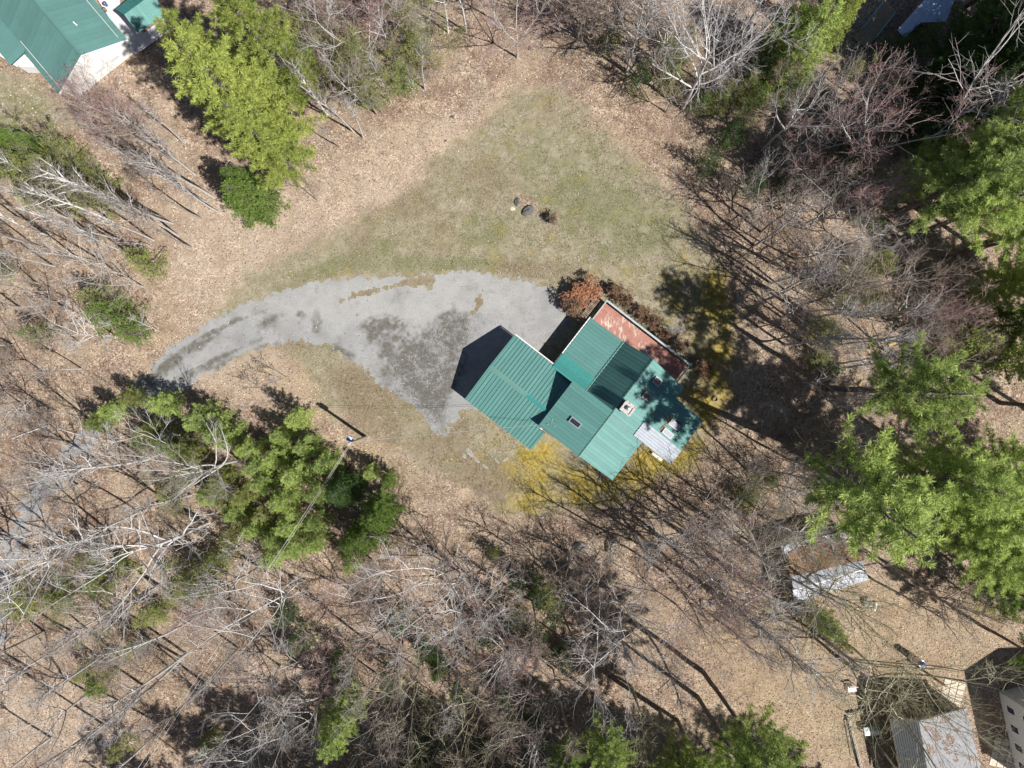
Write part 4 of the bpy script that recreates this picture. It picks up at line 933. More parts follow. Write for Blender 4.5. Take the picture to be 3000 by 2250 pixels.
log(480,2175,4.6,0.16,-0.62,'long fallen trunk rotting among the leaning trees', M['wood']); log(1870,1725,1.1,0.06,-0.8,'dark stick lying on bare leaves', M['bark_brown'])
log(90,1265,4.2,0.07,0.35,'pale fallen pole lying where the driveway meets the woods', M['bark_pale'])
bx = MB().box(-0.4,0.4,-0.3,0.3,0,0.5).box(-0.43,0.43,-0.33,0.33,0.501,0.55).build('utility_box', M['white'], None, loc=P(190,598), rz=0.2); tag(bx, 'small white utility box among the birches', 'box')
bx = MB().box(-0.65,0.65,-0.14,0.14,0.12,0.42).box(-0.6,-0.5,-0.12,0.12,0,0.119).box(0.5,0.6,-0.12,0.12,0,0.119).build('white_bench_box', M['white'], None, loc=P(1923,1337), rz=math.radians(-37)); tag(bx, 'narrow white box standing below the silver sheet roof', 'box')
cv = MB().lathe([(0.16,0.0),(0.17,0.06),(0.02,0.07)], 14).build('round_cover', M['dark'], None, loc=P(1108,1338)); tag(cv, 'small round black cover in the leaves past the utility pole', 'cover')
bl = MB().lathe([(0.10,0.0),(0.13,0.1),(0.1,0.2),(0.02,0.24)], 12).build('garden_globe', M['blue'], None, True, loc=P(1664,952)); tag(bl, 'small blue garden globe in the shade of the eave', 'ornament')

# ------------------------------------------------------------------ trees: generators
def tubes_np(segs, n):
    """segs: array of (x0,y0,z0,r0,x1,y1,z1,r1) -> n-sided open tubes"""
    s = np.asarray(segs, float); p0 = s[:,0:3]; p1 = s[:,4:7]; r0 = s[:,3]; r1 = s[:,7]
    d = p1-p0; d /= (np.linalg.norm(d, axis=1, keepdims=True)+1e-9)
    ref = np.where(np.abs(d[:,2:3]) < 0.9, np.array([[0,0,1.0]]), np.array([[1.0,0,0]]))
    u = np.cross(d, ref); u /= np.linalg.norm(u, axis=1, keepdims=True); w = np.cross(d, u)
    V = np.zeros((len(s), 2*n, 3))
    for k in range(n):
        a_ = 2*math.pi*k/n; q = math.cos(a_)*u+math.sin(a_)*w
        V[:,k] = p0+q*r0[:,None]; V[:,n+k] = p1+q*r1[:,None]
    base = (np.arange(len(s))*2*n)[:,None]
    F = np.concatenate([np.stack([base[:,0]+k, base[:,0]+n+k, base[:,0]+n+(k+1)%n, base[:,0]+(k+1)%n], 1) for k in range(n)])
    return V.reshape(-1,3), F
def tube_mesh(name, segs, n, smooth=True):
    V, F = tubes_np(segs, n); return mesh_np(name, V, F, np.full(len(F), 4), smooth)

def perp_dir(rg, d, ang):
    ax = (rg.gauss(0,1), rg.gauss(0,1), rg.gauss(0,1)); dt = sum(ax[i]*d[i] for i in range(3))
    q = [ax[i]-dt*d[i] for i in range(3)]; l = math.sqrt(sum(c*c for c in q))+1e-9
    c, s_ = math.cos(ang), math.sin(ang)
    return [d[i]*c+q[i]/l*s_ for i in range(3)]

def bare_tree(seed, H=15.0, spread=5.0, n1=15, n2=7, n3=5, n4=2, cb=0.3, up=0.10, tr=0.15, el=(0.5,1.0), fork=0):
    """leafless tree; returns limb segments, twig segments and twig tips"""
    rg = random.Random(seed); big = []; small = []; tips = []
    def run(p, d, L, r, lev, wig, upw, nseg):
        pts = [(tuple(p), tuple(d), r)]
        for i in range(nseg):
            d = [d[0]+rg.gauss(0,wig), d[1]+rg.gauss(0,wig), d[2]+rg.gauss(0,wig*0.7)+upw]; l = math.sqrt(sum(c*c for c in d)); d = [c/l for c in d]
            p2 = [p[k]+d[k]*L/nseg for k in range(3)]; r2 = r*(1-0.75*(1.0/(nseg-i+0.6))) if lev > 0 else r*(1-0.8/(nseg-i+1.5))
            (big if lev <= 1 else small).append((*p,r,*p2,r2)); p, r = p2, r2; pts.append((tuple(p), tuple(d), r))
        return pts
    def along(pts, f):
        x = f*(len(pts)-1); i = min(int(x), len(pts)-2); t_ = x-i
        return [pts[i][0][k]*(1-t_)+pts[i+1][0][k]*t_ for k in range(3)], pts[i][1], pts[i][2]*(1-t_)+pts[i+1][2]*t_
    stems = []
    if fork:
        t0 = run((0,0,-0.2), (0,0,1), H*0.28, tr, 0, 0.04, 0.02, 3)
        for k in range(fork):
            p, d, r = along(t0, 1.0); az = 6.28*k/fork+rg.random(); e = rg.uniform(0.95,1.25)
            stems.append(run(p, (math.cos(az)*math.cos(e), math.sin(az)*math.cos(e), math.sin(e)), H*0.68, max(r*0.8,tr*0.45), 0, 0.07, 0.06, 6))
    else: stems.append(run((0,0,-0.2), (0,0,1), H*0.93, tr, 0, 0.035, 0.015, 9))
    g = rg.random()*6
    for i in range(n1):
        st = stems[i % len(stems)]; lo = 0.05 if fork else cb
        f = lo+(1-lo)*((i+rg.random())/n1)**0.9; p, d, r = along(st, min(f,0.99)); g += 2.4+rg.uniform(-.4,.4); e = rg.uniform(*el)+0.35*f
        prof = (0.55+0.75*math.sin(math.pi*min(1,(f-lo)/(1-lo)*0.8+0.12)))*(1-0.55*max(0,f-0.75)/0.25)
        L1 = spread*rg.uniform(0.65,1.1)*prof
        b1 = run(p, (math.cos(g)*math.cos(e), math.sin(g)*math.cos(e), math.sin(e)), L1, min(r*0.75, 0.024*L1+0.02), 1, 0.12, up, 6)
        for j in range(n2):
            f2 = 0.2+0.8*(j+rg.random())/n2; p2, d2, r2 = along(b1, min(f2,0.98)); L2 = L1*rg.uniform(0.3,0.52)*(1.15-0.6*f2)
            b2 = run(p2, perp_dir(rg, d2, rg.uniform(0.45,0.95)), L2, max(r2*0.8,0.022), 2, 0.15, up*0.8, 4)
            for k in range(n3):
                f3 = 0.25+0.75*(k+rg.random())/n3; p3, d3, r3 = along(b2, min(f3,0.98)); L3 = L2*rg.uniform(0.35,0.6)*(1.2-0.6*f3)+0.12
                b3 = run(p3, perp_dir(rg, d3, rg.uniform(0.4,0.9)), L3, max(r3*0.6,0.011), 3, 0.16, up*0.6, 2); tips.append(b3[-1])
                for q in range(n4):
                    p4, d4, r4 = along(b3, rg.uniform(0.3,0.95)); b4 = run(p4, perp_dir(rg, d4, rg.uniform(0.4,0.9)), L3*rg.uniform(0.4,0.7)+0.08, 0.007, 4, 0.1, 0.02, 1); tips.append(b4[-1])
    return big, small, tips

def leaf_tris(points, dirs, n, ln, wd, seed, outw=0.6, upb=0.3):
    """n thin pointed blades per point, fanned around the given direction"""
    rg = np.random.RandomState(seed); pts = np.repeat(np.asarray(points, float), n, 0); ax = np.repeat(np.asarray(dirs, float), n, 0)
    d = ax*outw+rg.normal(size=pts.shape)*0.55; d[:,2] += upb; d /= np.linalg.norm(d, axis=1, keepdims=True)
    s_ = np.cross(d, rg.normal(size=pts.shape)); s_ /= (np.linalg.norm(s_, axis=1, keepdims=True)+1e-9)
    L = ln*rg.uniform(0.7,1.25,(len(pts),1)); w = wd*rg.uniform(0.7,1.3,(len(pts),1))
    pts = pts+rg.normal(size=pts.shape)*ln*0.12
    V = np.stack([pts-s_*w*0.4, pts+d*L*0.5-s_*w, pts+d*L, pts+d*L*0.5+s_*w], 1).reshape(-1,3)
    return V, np.arange(len(V)).reshape(-1,4)

def conifer(seed, H=20.0, R=4.5, cb=0.35, whorl=0.75, nb=5, elev=0.2, droop=0.0, tuft=0.3, nt_=6, wd=0.035, side=0.42, prof=0.8, rag=0.35, tr=0.2, dead=6, step=0.3, flat=False):
    rg = random.Random(seed); big = []; pts = []; dirs = []
    p = (0,0,-0.2); n_ = 10; lx = rg.gauss(0,0.02); ly = rg.gauss(0,0.02); axis = [p]
    for i in range(n_):
        z = -0.2+(H+0.2)*(i+1)/n_; q = (lx*z+rg.gauss(0,0.04), ly*z+rg.gauss(0,0.04), z); r0 = tr*(1-0.9*i/n_); r1 = tr*(1-0.9*(i+1)/n_)
        big.append((*p,r0,*q,r1)); p = q; axis.append(p)
    def at(z):
        x = (z+0.2)/(H+0.2)*n_; i = min(int(x), n_-1); t_ = x-i; return [axis[i][k]*(1-t_)+axis[i+1][k]*t_ for k in range(3)]
    z = cb*H; az = 0.0
    for _ in range(dead):   # dead stubs below the crown
        zz = rg.uniform(0.12,cb)*H; a_ = rg.uniform(0,6.28); q = at(zz); L = rg.uniform(0.6,2.0)*R/4.5
        m1 = [q[0]+L*0.5*math.cos(a_), q[1]+L*0.5*math.sin(a_), q[2]+0.1]; m2 = [q[0]+L*math.cos(a_+0.2), q[1]+L*math.sin(a_+0.2), q[2]+0.05]
        big.append((*q,0.03,*m1,0.02)); big.append((*m1,0.02,*m2,0.008))
    while z < H-0.15:
        t_ = (z-cb*H)/(H-cb*H)
        base = R*((1-t_)**prof*0.92+0.06)*(0.65+0.35*min(1,t_*5+0.25))
        k_ = max(3, int(round(nb*(0.7+0.5*rg.random()))))
        for b_ in range(k_):
            az += 6.283/k_+rg.uniform(-.35,.35); L = base*(1-rag*rg.random()**1.3)*(1.12 if rg.random() < 0.2 else 1); el_ = elev*(0.6+0.9*t_)+rg.uniform(-.12,.12)
            q = at(z+rg.uniform(-.15,.15)*whorl); d = [math.cos(az)*math.cos(el_), math.sin(az)*math.cos(el_), math.sin(el_)]; r = 0.012+0.011*L
            ns = 5; pp = list(q); path = [list(pp)]
            for s_ in range(ns):
                dz = d[2]+0.10*(s_-1)*(1 if droop == 0 else 0.3)-droop*(s_+1)*0.18
                p2 = [pp[0]+d[0]*L/ns+rg.gauss(0,.03)*L, pp[1]+d[1]*L/ns+rg.gauss(0,.03)*L, pp[2]+dz*L/ns]
                big.append((*pp,r*(1-s_/ns)+0.006,*p2,r*(1-(s_+1)/ns)+0.006)); pp = p2; path.append(p2)
            def pa(f):
                x = f*ns; i = min(int(x), ns-1); u_ = x-i; return [path[i][c]*(1-u_)+path[i+1][c]*u_ for c in range(3)]
            f = max(0.28, 0.35/L if L > 0.4 else 0); sgn = 1
            while f <= 1.0:
                c = pa(f); pts.append(c); dirs.append(d)
                Ls = side*L*(1.05-f)*1.2+0.22; an = az+sgn*rg.uniform(0.6,1.0); sgn = -sgn; m_ = 0.15
                dd = [math.cos(an), math.sin(an), rg.uniform(-.05,.2)-droop*0.3]
                while m_ < Ls:
                    pts.append([c[0]+dd[0]*m_+rg.gauss(0,.05), c[1]+dd[1]*m_+rg.gauss(0,.05), c[2]+dd[2]*m_+rg.gauss(0,.05)]); dirs.append(dd); m_ += step*rg.uniform(0.8,1.2)
                f += step*0.75/L
        z += whorl*rg.uniform(0.8,1.2)*(1-0.35*t_)
    V, F = leaf_tris(pts, dirs, nt_, tuft, wd, seed)
    return big, V, F

# ---------- prototype meshes (shared by all trees of a kind)
BARE = {}
def reg_bare(key, buds=None, **kw):
    big, small, tips = bare_tree(**kw)
    tk = tube_mesh('trunk_'+key, big, 5); cm = tube_mesh('crown_'+key, small, 3)
    bm_ = None
    if buds:
        V, F = leaf_tris([t_[0] for t_ in tips], [t_[1] for t_ in tips], buds[0], buds[1], buds[2], kw['seed']); bm_ = mesh_np('buds_'+key, V, F, np.full(len(F), 4))
    for m_ in (tk, cm, bm_):
        if m_: m_.materials.append(M['bark'])
    BARE[key] = (tk, cm, bm_, kw.get('H', 15.0))
for i in range(4): reg_bare('spread%d' % i, seed=100+i, H=15, spread=6.0, n1=15, n2=7, n3=4, n4=1, cb=0.32, el=(0.25,0.75), tr=0.17, fork=(0,3,0,4)[i])
for i in range(4): reg_bare('tall%d' % i, seed=200+i, H=17, spread=2.9, n1=12, n2=6, n3=3, n4=1, cb=0.48, el=(0.6,1.05), tr=0.17)
for i in range(3): reg_bare('maple%d' % i, buds=(1,0.09,0.022), seed=300+i, H=14, spread=5.0, n1=17, n2=8, n3=5, n4=1, cb=0.28, el=(0.4,0.9), tr=0.14, fork=(0,3,4)[i])
for i in range(3): reg_bare('sapling%d' % i, seed=400+i, H=7, spread=1.7, n1=9, n2=5, n3=3, n4=1, cb=0.25, el=(0.6,1.1), tr=0.045)
for i in range(2): reg_bare('leafing%d' % i, buds=(3,0.12,0.035), seed=500+i, H=11, spread=3.2, n1=15, n2=7, n3=5, n4=1, cb=0.25, el=(0.6,1.05), tr=0.09, fork=(3,0)[i])
for i in range(3): reg_bare('shrub%d' % i, seed=600+i, H=3.2, spread=2.0, n1=16, n2=6, n3=4, n4=2, cb=0.05, el=(0.5,1.15), tr=0.04, fork=6)
for i in range(2): reg_bare('leafshrub%d' % i, buds=(4,0.13,0.05), seed=700+i, H=2.2, spread=1.6, n1=18, n2=7, n3=4, n4=2, cb=0.05, el=(0.3,1.1), tr=0.03, fork=6)
CON = {}
def reg_con(key, **kw):
    big, V, F = conifer(**kw)
    tk = tube_mesh('trunk_'+key, big, 6); cm = mesh_np('crown_'+key, V, F, np.full(len(F), 4))
    tk.materials.append(M['pine_bark']); cm.materials.append(M['pine_green']); CON[key] = (tk, cm, kw['H'], kw['R'])
for i in range(3): reg_con('pine%d' % i, seed=10+i, H=25, R=5.6, cb=0.54, whorl=1.15, nb=5, elev=0.14, tuft=0.40, nt_=26, wd=0.023, rag=0.5, side=0.20, prof=0.58, tr=0.36, dead=14, step=0.40)
for i in range(2): reg_con('fullpine%d' % i, seed=20+i, H=22, R=5.4, cb=0.16, whorl=1.15, nb=6, elev=0.12, tuft=0.38, nt_=24, wd=0.022, rag=0.5, side=0.19, prof=0.6, tr=0.28, dead=2, step=0.40)
for i in range(3): reg_con('youngpine%d' % i, seed=30+i, H=9, R=2.7, cb=0.10, whorl=0.6, nb=5, elev=0.35, tuft=0.28, nt_=20, wd=0.017, rag=0.4, prof=0.75, tr=0.10, dead=0, step=0.36, side=0.30)
for i in range(2): reg_con('spruce%d' % i, seed=40+i, H=10, R=3.2, cb=0.05, whorl=0.42, nb=6, elev=-0.05, droop=0.15, tuft=0.22, nt_=11, wd=0.022, rag=0.4, prof=0.9, tr=0.13, dead=0, step=0.32)
for i in range(3): reg_con('hemlock%d' % i, seed=50+i, H=8, R=3.0, cb=0.12, whorl=0.7, nb=4, elev=0.02, droop=0.1, tuft=0.22, nt_=12, wd=0.022, rag=0.55, prof=0.8, tr=0.08, dead=5, step=0.36)

def put(obj_mesh, name, root, material):
    o = bpy.data.objects.new(name, obj_mesh); C.objects.link(o); o.parent = root
    o.material_slots[0].link = 'OBJECT'; o.material_slots[0].material = material
    return o
TR = random.Random(77)
def zone(x, y):
    if x < 720 and y < 420: return 'beside the white house with the green roof'
    if x < 720 and y < 900: return 'in the birch stand between driveway and white house'
    if x < 720 and y < 1370: return 'where the driveway runs into the woods'
    if x < 1220 and y > 1150: return 'in the woods beyond the utility pole'
    if y > 1480 and x < 1950: return 'in the woods past the mossy grass and garage'
    if y > 1480: return 'in the yard around the tin roofed outbuilding'
    if x > 1950 and y > 700: return 'between the house and the tall pines'
    if x > 1950: return 'in the woods near the footbridge and shed'
    return 'at the wooded edge above the lawn'
MARKS = [('the utility pole',1072,1281),('the white car nose',0,2035),('the small white utility box',190,598),('the striped lighthouse',2668,1922),('the concrete block wall',2500,2150),('the tin roofed outbuilding',2400,1650),('the footbridge',2560,75),('the blue grey shed',2700,60),
 ('the yellow cut log',2612,1007),('the rusty ring in the moss',2095,1169),('the pair of pale boulders',1745,1598),('the pale fallen pole',90,1265),('the long fallen trunk',480,2175),('the white house gable',270,250),('the mouth of the driveway',350,1190),('the big yellow green pines',800,350),('the scattered grey stones',2075,1740),
 ('the mossy dark log',880,1695),('the porch deck',450,110),('the lone bright hemlock',150,985),('the broad driveway hemlock',385,935),('the tip of the lawn',1600,290),('the dark stick on the leaves',1870,1725),('the round black cover',1108,1338),('the small bright spruce',1290,1930),('the short yellow log',2520,1122),('the shingle garage',2720,2180)]
def place(x, y):
    (d, n), (d2, n2) = sorted((math.hypot(x-a, y-b), nm) for nm, a, b in MARKS)[:2]
    a_ = ('right beside ' if d < 110 else 'near ' if d < 260 else 'some way from ')+n
    return a_, a_+' towards '+n2, n
def full_label(look, x, y):
    a_, b_, n = place(x, y)
    return (f'{look} {b_}' if len(f'{look} {b_}'.split()) <= 16 else f'{look} {a_}'), n
def bare(x, y, H, key, wood='grey', name='bare_tree', label=None, cat='tree', sx=1.0, lean=(0,0), rz=None, group=None):
    tk, cm, bm_, h0 = BARE[key]; s = H/h0
    look, b_, t_, u_ = {'grey': ('grey leafless tree','bark','twig_grey',None), 'pale': ('pale grey leafless tree','bark_pale','twig_pale',None), 'brown': ('brownish leafless tree','bark_brown','twig_brown',None),
        'birch': ('white barked birch','birch','twig_grey',None), 'maple': ('red budded maple','bark','twig_red','bud_red'), 'palemaple': ('silvery red budded maple','bark_pale','twig_pale','bud_red'), 'lichen': ('lichen covered leafless tree','bark_lichen','twig_olive',None),
        'green': ('young leafed tree','bark_brown','twig_olive','bud_green'), 'orange': ('bush holding orange dead leaves','bark_brown','twig_brown','orange_leaf'), 'deadbrown': ('bush holding brown dead leaves','bark_brown','twig_brown','brown_leaf')}[wood]
    z_ = zone(x, y)
    stems = {'spread1':'three stemmed ','spread3':'many stemmed ','maple1':'three stemmed ','maple2':'many stemmed '}.get(key, '')
    size = ('tall ' if H >= 15 else 'short ' if H < 10 and cat == 'tree' else '')+stems+{'spread':'broad','tall':'slender','maple':'spreading','sapling':'thin young','leafing':'light','shrub':'low','leafshrub':'low'}[key.rstrip('0123456789')]
    r = empty(name, P(x, y), rz if rz is not None else TR.uniform(0, 6.28), label or full_label(f'{size} {look}', x, y)[0], cat, group or ('bushes' if cat == 'bush' else 'leafless trees')+' around '+place(x, y)[2])
    r.scale = (s*sx, s*sx, s); r.rotation_mode = 'ZYX'; r.rotation_euler = (lean[0], lean[1], r.rotation_euler[2])
    put(tk, 'trunk', r, M[b_]); put(cm, 'crown', r, M[t_])
    if bm_: put(bm_, 'buds' if u_ and 'bud' in u_ else 'leaves', r, M[u_ or 'bud_red'])
    return r
def con(x, y, H, key, leaf, R=None, name='pine_tree', label=None, lean=(0,0), look=None):
    tk, cm, h0, r0 = CON[key]; s = H/h0; sr = (R/r0) if R else s
    look = look or {'pine':'tall bare stemmed white pine','fullpine':'full crowned white pine','youngpine':'young pine','spruce':'dense spruce','hemlock':'thin hemlock'}[key.rstrip('0123456789')]
    tone = {'pine_yellow':'yellow green','pine_green':'mid green','pine_fresh':'fresh green','spruce':'dark green','dark_green':'very dark','hemlock':'olive green'}[leaf]
    z_ = zone(x, y)
    r = empty(name, P(x, y), TR.uniform(0, 6.28), label or full_label(f'{tone} {look}', x, y)[0], 'tree', 'evergreens around '+place(x, y)[2])
    r.scale = (sr, sr, s); r.rotation_mode = 'ZYX'; r.rotation_euler = (lean[0], lean[1], r.rotation_euler[2])
    put(tk, 'trunk', r, M['pine_bark']); put(cm, 'crown', r, M[leaf])
    return r

# ------------------------------------------------------------------ evergreens  (base pixel, height, kind, needles, radius)
con(842,430,25,'fullpine0','pine_yellow',6.0,label='huge yellow green pine beside the white house, tallest of its clump')
con(905,300,23,'fullpine1','pine_yellow',5.4,label='yellow green pine of the big clump, on its far side from the spruce')
con(872,512,19,'fullpine1','pine_yellow',4.6,label='yellow green pine of the big clump, standing next to the dark spruce')
con(760,330,21,'fullpine0','pine_yellow',4.8,label='yellow green pine of the big clump, next to the porch deck')
con(770,605,9.5,'spruce0','spruce',3.7,'spruce_tree','dark green spruce at the foot of the big yellow green pines')
con(735,560,8,'spruce1','spruce',2.6,'spruce_tree','smaller spruce tucked under the big yellow green pines')
for i,(x,y,H,R) in enumerate([(60,440,6,2.6),(150,450,6,2.4),(20,480,6,2.4)]): con(x,y,H,'spruce%d'%(i%2),'spruce',R,'spruce_tree',look='dense clipped evergreen')
for i,(x,y,H,R) in enumerate([(170,520,7,3.0),(260,560,6,2.8),(330,560,6,2.4),(230,470,6,2.6),(120,560,6,2.5),(470,790,6,2.4),(430,760,5,1.8),(40,800,5,2.0)]): con(x,y,H,'hemlock%d'%(i%3),'hemlock',R,'hemlock_tree')
con(385,935,8,'hemlock0','spruce',3.6,'hemlock_tree','broad hemlock near the bend of the driveway')
con(345,890,7,'hemlock1','hemlock',2.8,'hemlock_tree','yellowish hemlock just behind the broad hemlock by the driveway')
con(430,985,6,'hemlock2','spruce',2.2,'hemlock_tree','small hemlock at the driveway side of the broad hemlock')
con(150,985,5.5,'hemlock1','spruce',2.0,'hemlock_tree','bright small hemlock standing alone on the leaves')
# young pines behind the pole
for i,(x,y,H,R,l) in enumerate([(540,1185,6.5,2.3,'pine_fresh'),(650,1225,8,2.8,'pine_fresh'),(700,1270,8,2.6,'pine_fresh'),(610,1300,7,2.4,'hemlock'),(500,1260,6,2.0,'hemlock'),(760,1310,7,2.2,'pine_fresh'),
        (900,1225,7,2.2,'pine_green'),(930,1300,7.5,2.3,'pine_fresh'),(985,1345,8,2.6,'pine_fresh'),(905,1375,8,2.7,'pine_fresh'),(840,1330,7,2.2,'pine_fresh'),(960,1425,8,2.4,'pine_fresh'),(870,1450,8,2.7,'pine_green'),(800,1400,7,2.4,'pine_fresh'),
        (1150,1395,5,1.7,'spruce'),(1100,1375,5,1.6,'pine_green'),(880,1520,7,2.6,'pine_fresh'),(950,1510,7,2.2,'pine_fresh'),(830,1560,6,2.2,'pine_green'),(690,1390,6,2.0,'hemlock'),(740,1440,6,2.0,'hemlock'),(825,1610,6,2.4,'pine_fresh'),(885,1585,6,2.4,'pine_fresh'),(945,1570,6,2.2,'pine_fresh'),(770,1530,6,2.2,'pine_fresh'),(1050,1630,6,2.0,'pine_green'),(715,1490,5,2.2,'pine_fresh'),(650,1440,5,2.2,'pine_fresh'),(560,1300,6,2.2,'pine_fresh'),(400,1200,5,1.9,'pine_fresh'),(450,1165,5,1.7,'hemlock'),(360,1235,5,1.8,'pine_green'),(780,1360,7,2.4,'pine_fresh'),(850,1270,6,2.0,'pine_fresh')]):
    con(700+(x-700)*1.1 if x < 820 else x, y, H, 'youngpine%d'%(i%3), l, R*(0.98 if x < 760 else 0.86))
con(1035,1420,11,'spruce0','dark_green',2.7,'spruce_tree','very dark spruce under the pale power line')
con(1135,1475,10,'fullpine1','spruce',2.9,label='dark glossy young pine standing highest behind the pole thicket')
con(1110,1540,9,'youngpine1','spruce',2.9,label='dark young pine at the inner edge of the pole thicket')
con(1060,1560,8,'youngpine2','spruce',2.4,label='shaded young pine leaning out from the pole thicket')
for i,(x,y,H,R) in enumerate([(620,1660,6,2.6),(560,1700,6,2.6),(670,1610,5,2.0),(220,1730,5,2.4),(90,1740,5,2.4),(330,1690,5,2.0),(300,1620,5,2.0),(460,1790,5,2.2),(280,1950,4,1.8),(340,1960,4,1.6),(640,2150,5,1.8),(390,2160,5,2.0),(700,1560,5,2.0),(420,1880,4,1.8)]): con(x,y,H,'hemlock%d'%(i%3),'hemlock',R,'hemlock_tree')
con(1040,2020,14,'fullpine0','pine_green',3.3,label='green pine at the bottom of the woods past the utility pole')
con(1290,1930,6,'spruce1','spruce',1.6,'spruce_tree','small bright spruce under the big silvery maple')
for i,(x,y,H,R) in enumerate([(1570,1700,9,2.4),(1610,1760,9,2.4),(1520,1680,7,1.9)]): con(x,y,H,'hemlock%d'%i,'dark_green',R,'hemlock_tree')  # shadowed evergreens, their shade put into the needle colour
con(1735,2030,17,'pine0','pine_green',3.6,lean=(0,0)); con(1930,2080,16,'pine1','pine_green',3.2); con(1640,2090,13,'pine2','spruce',3.0)
con(2060,1968,25,'pine1','pine_green',4.6,label='tall pine with a long bare curved trunk crossing the lower yard'); con(2044,2042,22,'pine2','pine_green',4.2,label='second tall pine beside the long trunked one in the yard'); con(1985,2110,20,'pine0','pine_green',3.6)
con(2370,1790,8,'youngpine0','pine_green',2.1,look='loose young pine'); con(2420,1850,6,'hemlock0','hemlock',2.0,'hemlock_tree')
# tall pines that shade the house
con(2290,1283,27.5,'pine0','pine_green',7.6,lean=(0.18,0.0),label='tall leaning pine whose trunk shadow reaches the house corner')
con(2428,1138,25,'pine1','pine_green',5.8,label='tall pine with a horizontal looking trunk behind the leaning one')
con(2480,1330,24,'pine2','pine_green',6.0); con(2590,1440,22,'pine0','pine_green',5.6); con(2700,1350,21,'pine1','pine_green',5.6)
con(2760,1560,18,'fullpine0','pine_green',4.6); con(2840,1680,16,'fullpine1','spruce',4.0); con(2800,1460,15,'pine1','spruce',4.0); con(2870,1830,14,'pine2','spruce',3.0)
con(2560,650,22,'pine2','pine_green',5.6); con(2640,700,22,'pine0','pine_green',5.4); con(2700,620,20,'pine1','pine_green',5.2); con(2620,560,18,'fullpine1','pine_green',4.0); con(2760,760,18,'pine0','pine_green',4.6); con(2780,540,20,'pine2','pine_yellow',4.6)
con(2650,500,13,'fullpine0','spruce',3.4); con(2740,460,14,'fullpine1','spruce',3.6); con(2830,860,14,'fullpine0','pine_green',3.6); con(2880,960,13,'fullpine1','spruce',3.6); con(2740,1010,11,'hemlock1','pine_green',3.2,'hemlock_tree')
con(2760,300,22,'fullpine0','dark_green',5.0); con(2710,230,22,'fullpine1','dark_green',4.6); con(2790,160,20,'fullpine0','dark_green',4.8); con(2850,380,18,'fullpine1','dark_green',4.4); con(2880,260,16,'fullpine0','dark_green',4.2); con(2830,20,20,'pine2','dark_green',4.2); con(2900,80,18,'fullpine1','dark_green',4.4)  # pines in shadow, shade put into their dark needle colour
con(2290,200,13,'youngpine0','pine_green',4.2,look='soft broad pine'); con(2270,270,11,'youngpine1','pine_green',3.4,look='soft broad pine'); con(2230,180,11,'youngpine2','spruce',3.4,look='soft broad pine'); con(2400,120,11,'spruce0','pine_yellow',2.6,'spruce_tree')
for i,(x,y,H,R,l) in enumerate([(2160,300,6,2.4,'hemlock'),(2040,330,5,1.8,'spruce'),(1960,220,6,2.2,'spruce'),(2115,435,2.5,0.9,'spruce'),(2600,250,4,1.5,'hemlock'),(2480,230,4,1.4,'hemlock'),(2430,560,5,2.0,'spruce'),(2440,860,6,2.2,'hemlock'),(2400,970,5,2.2,'hemlock'),(2380,1050,4,1.6,'hemlock'),(2520,800,6,2.2,'hemlock'),(2170,1450,4,1.6,'hemlock')]): con(x,y,H,'hemlock%d'%(i%3),l,R,'hemlock_tree')
for i,(x,y,H,R) in enumerate([(1200,220,8,2.6),(1120,330,7,2.2),(1260,180,8,2.4),(1060,260,8,2.4),(1040,180,8,2.4)]): bare(x,y,H*1.2,'leafing%d'%(i%2),'green',sx=1.1)

for i,(x,y,H,R) in enumerate([(600,1700,4.5,3.0),(650,1640,4,2.4),(190,1745,3.5,2.8),(90,1770,3.5,2.6),(300,1700,3.5,2.4),(380,1640,3.2,2.2),(480,1780,3.2,2.2),(180,510,5,3.0),(280,540,5,3.0),(240,600,4.5,2.6),(120,590,4,2.4),(340,610,4,2.2),(300,2000,3,2.0),(640,2150,3.5,2.0),(520,1440,4,2.4),(600,1380,5,2.6),(450,1290,4.5,2.2),(700,1470,4.5,2.4),(790,1500,4.5,2.2),
        (1100,300,6,2.6),(1190,260,6,2.4),(1050,210,6,2.6),(1230,170,6,2.6),(930,120,6,2.4),(2180,320,6,2.6),(2090,330,5,2.2),(1950,250,5,2.4),(1990,160,6,2.6),(2450,840,4.5,2.2),(2390,960,4,2.2),(2540,780,6,2.4),(2520,880,5,2.0),(2420,1080,4,1.8),(1450,1610,3.5,1.2),(1590,1720,7,2.4),(2180,1440,3.5,2.2),(2240,1400,3.5,1.8),(2560,560,7,2.6),(2480,500,5,2.0),(2850,1750,8,2.6)]):
    con(x,y,H,'hemlock%d'%(i%3),'hemlock' if i % 4 else 'spruce',R,'hemlock_tree',look='low bushy hemlock')
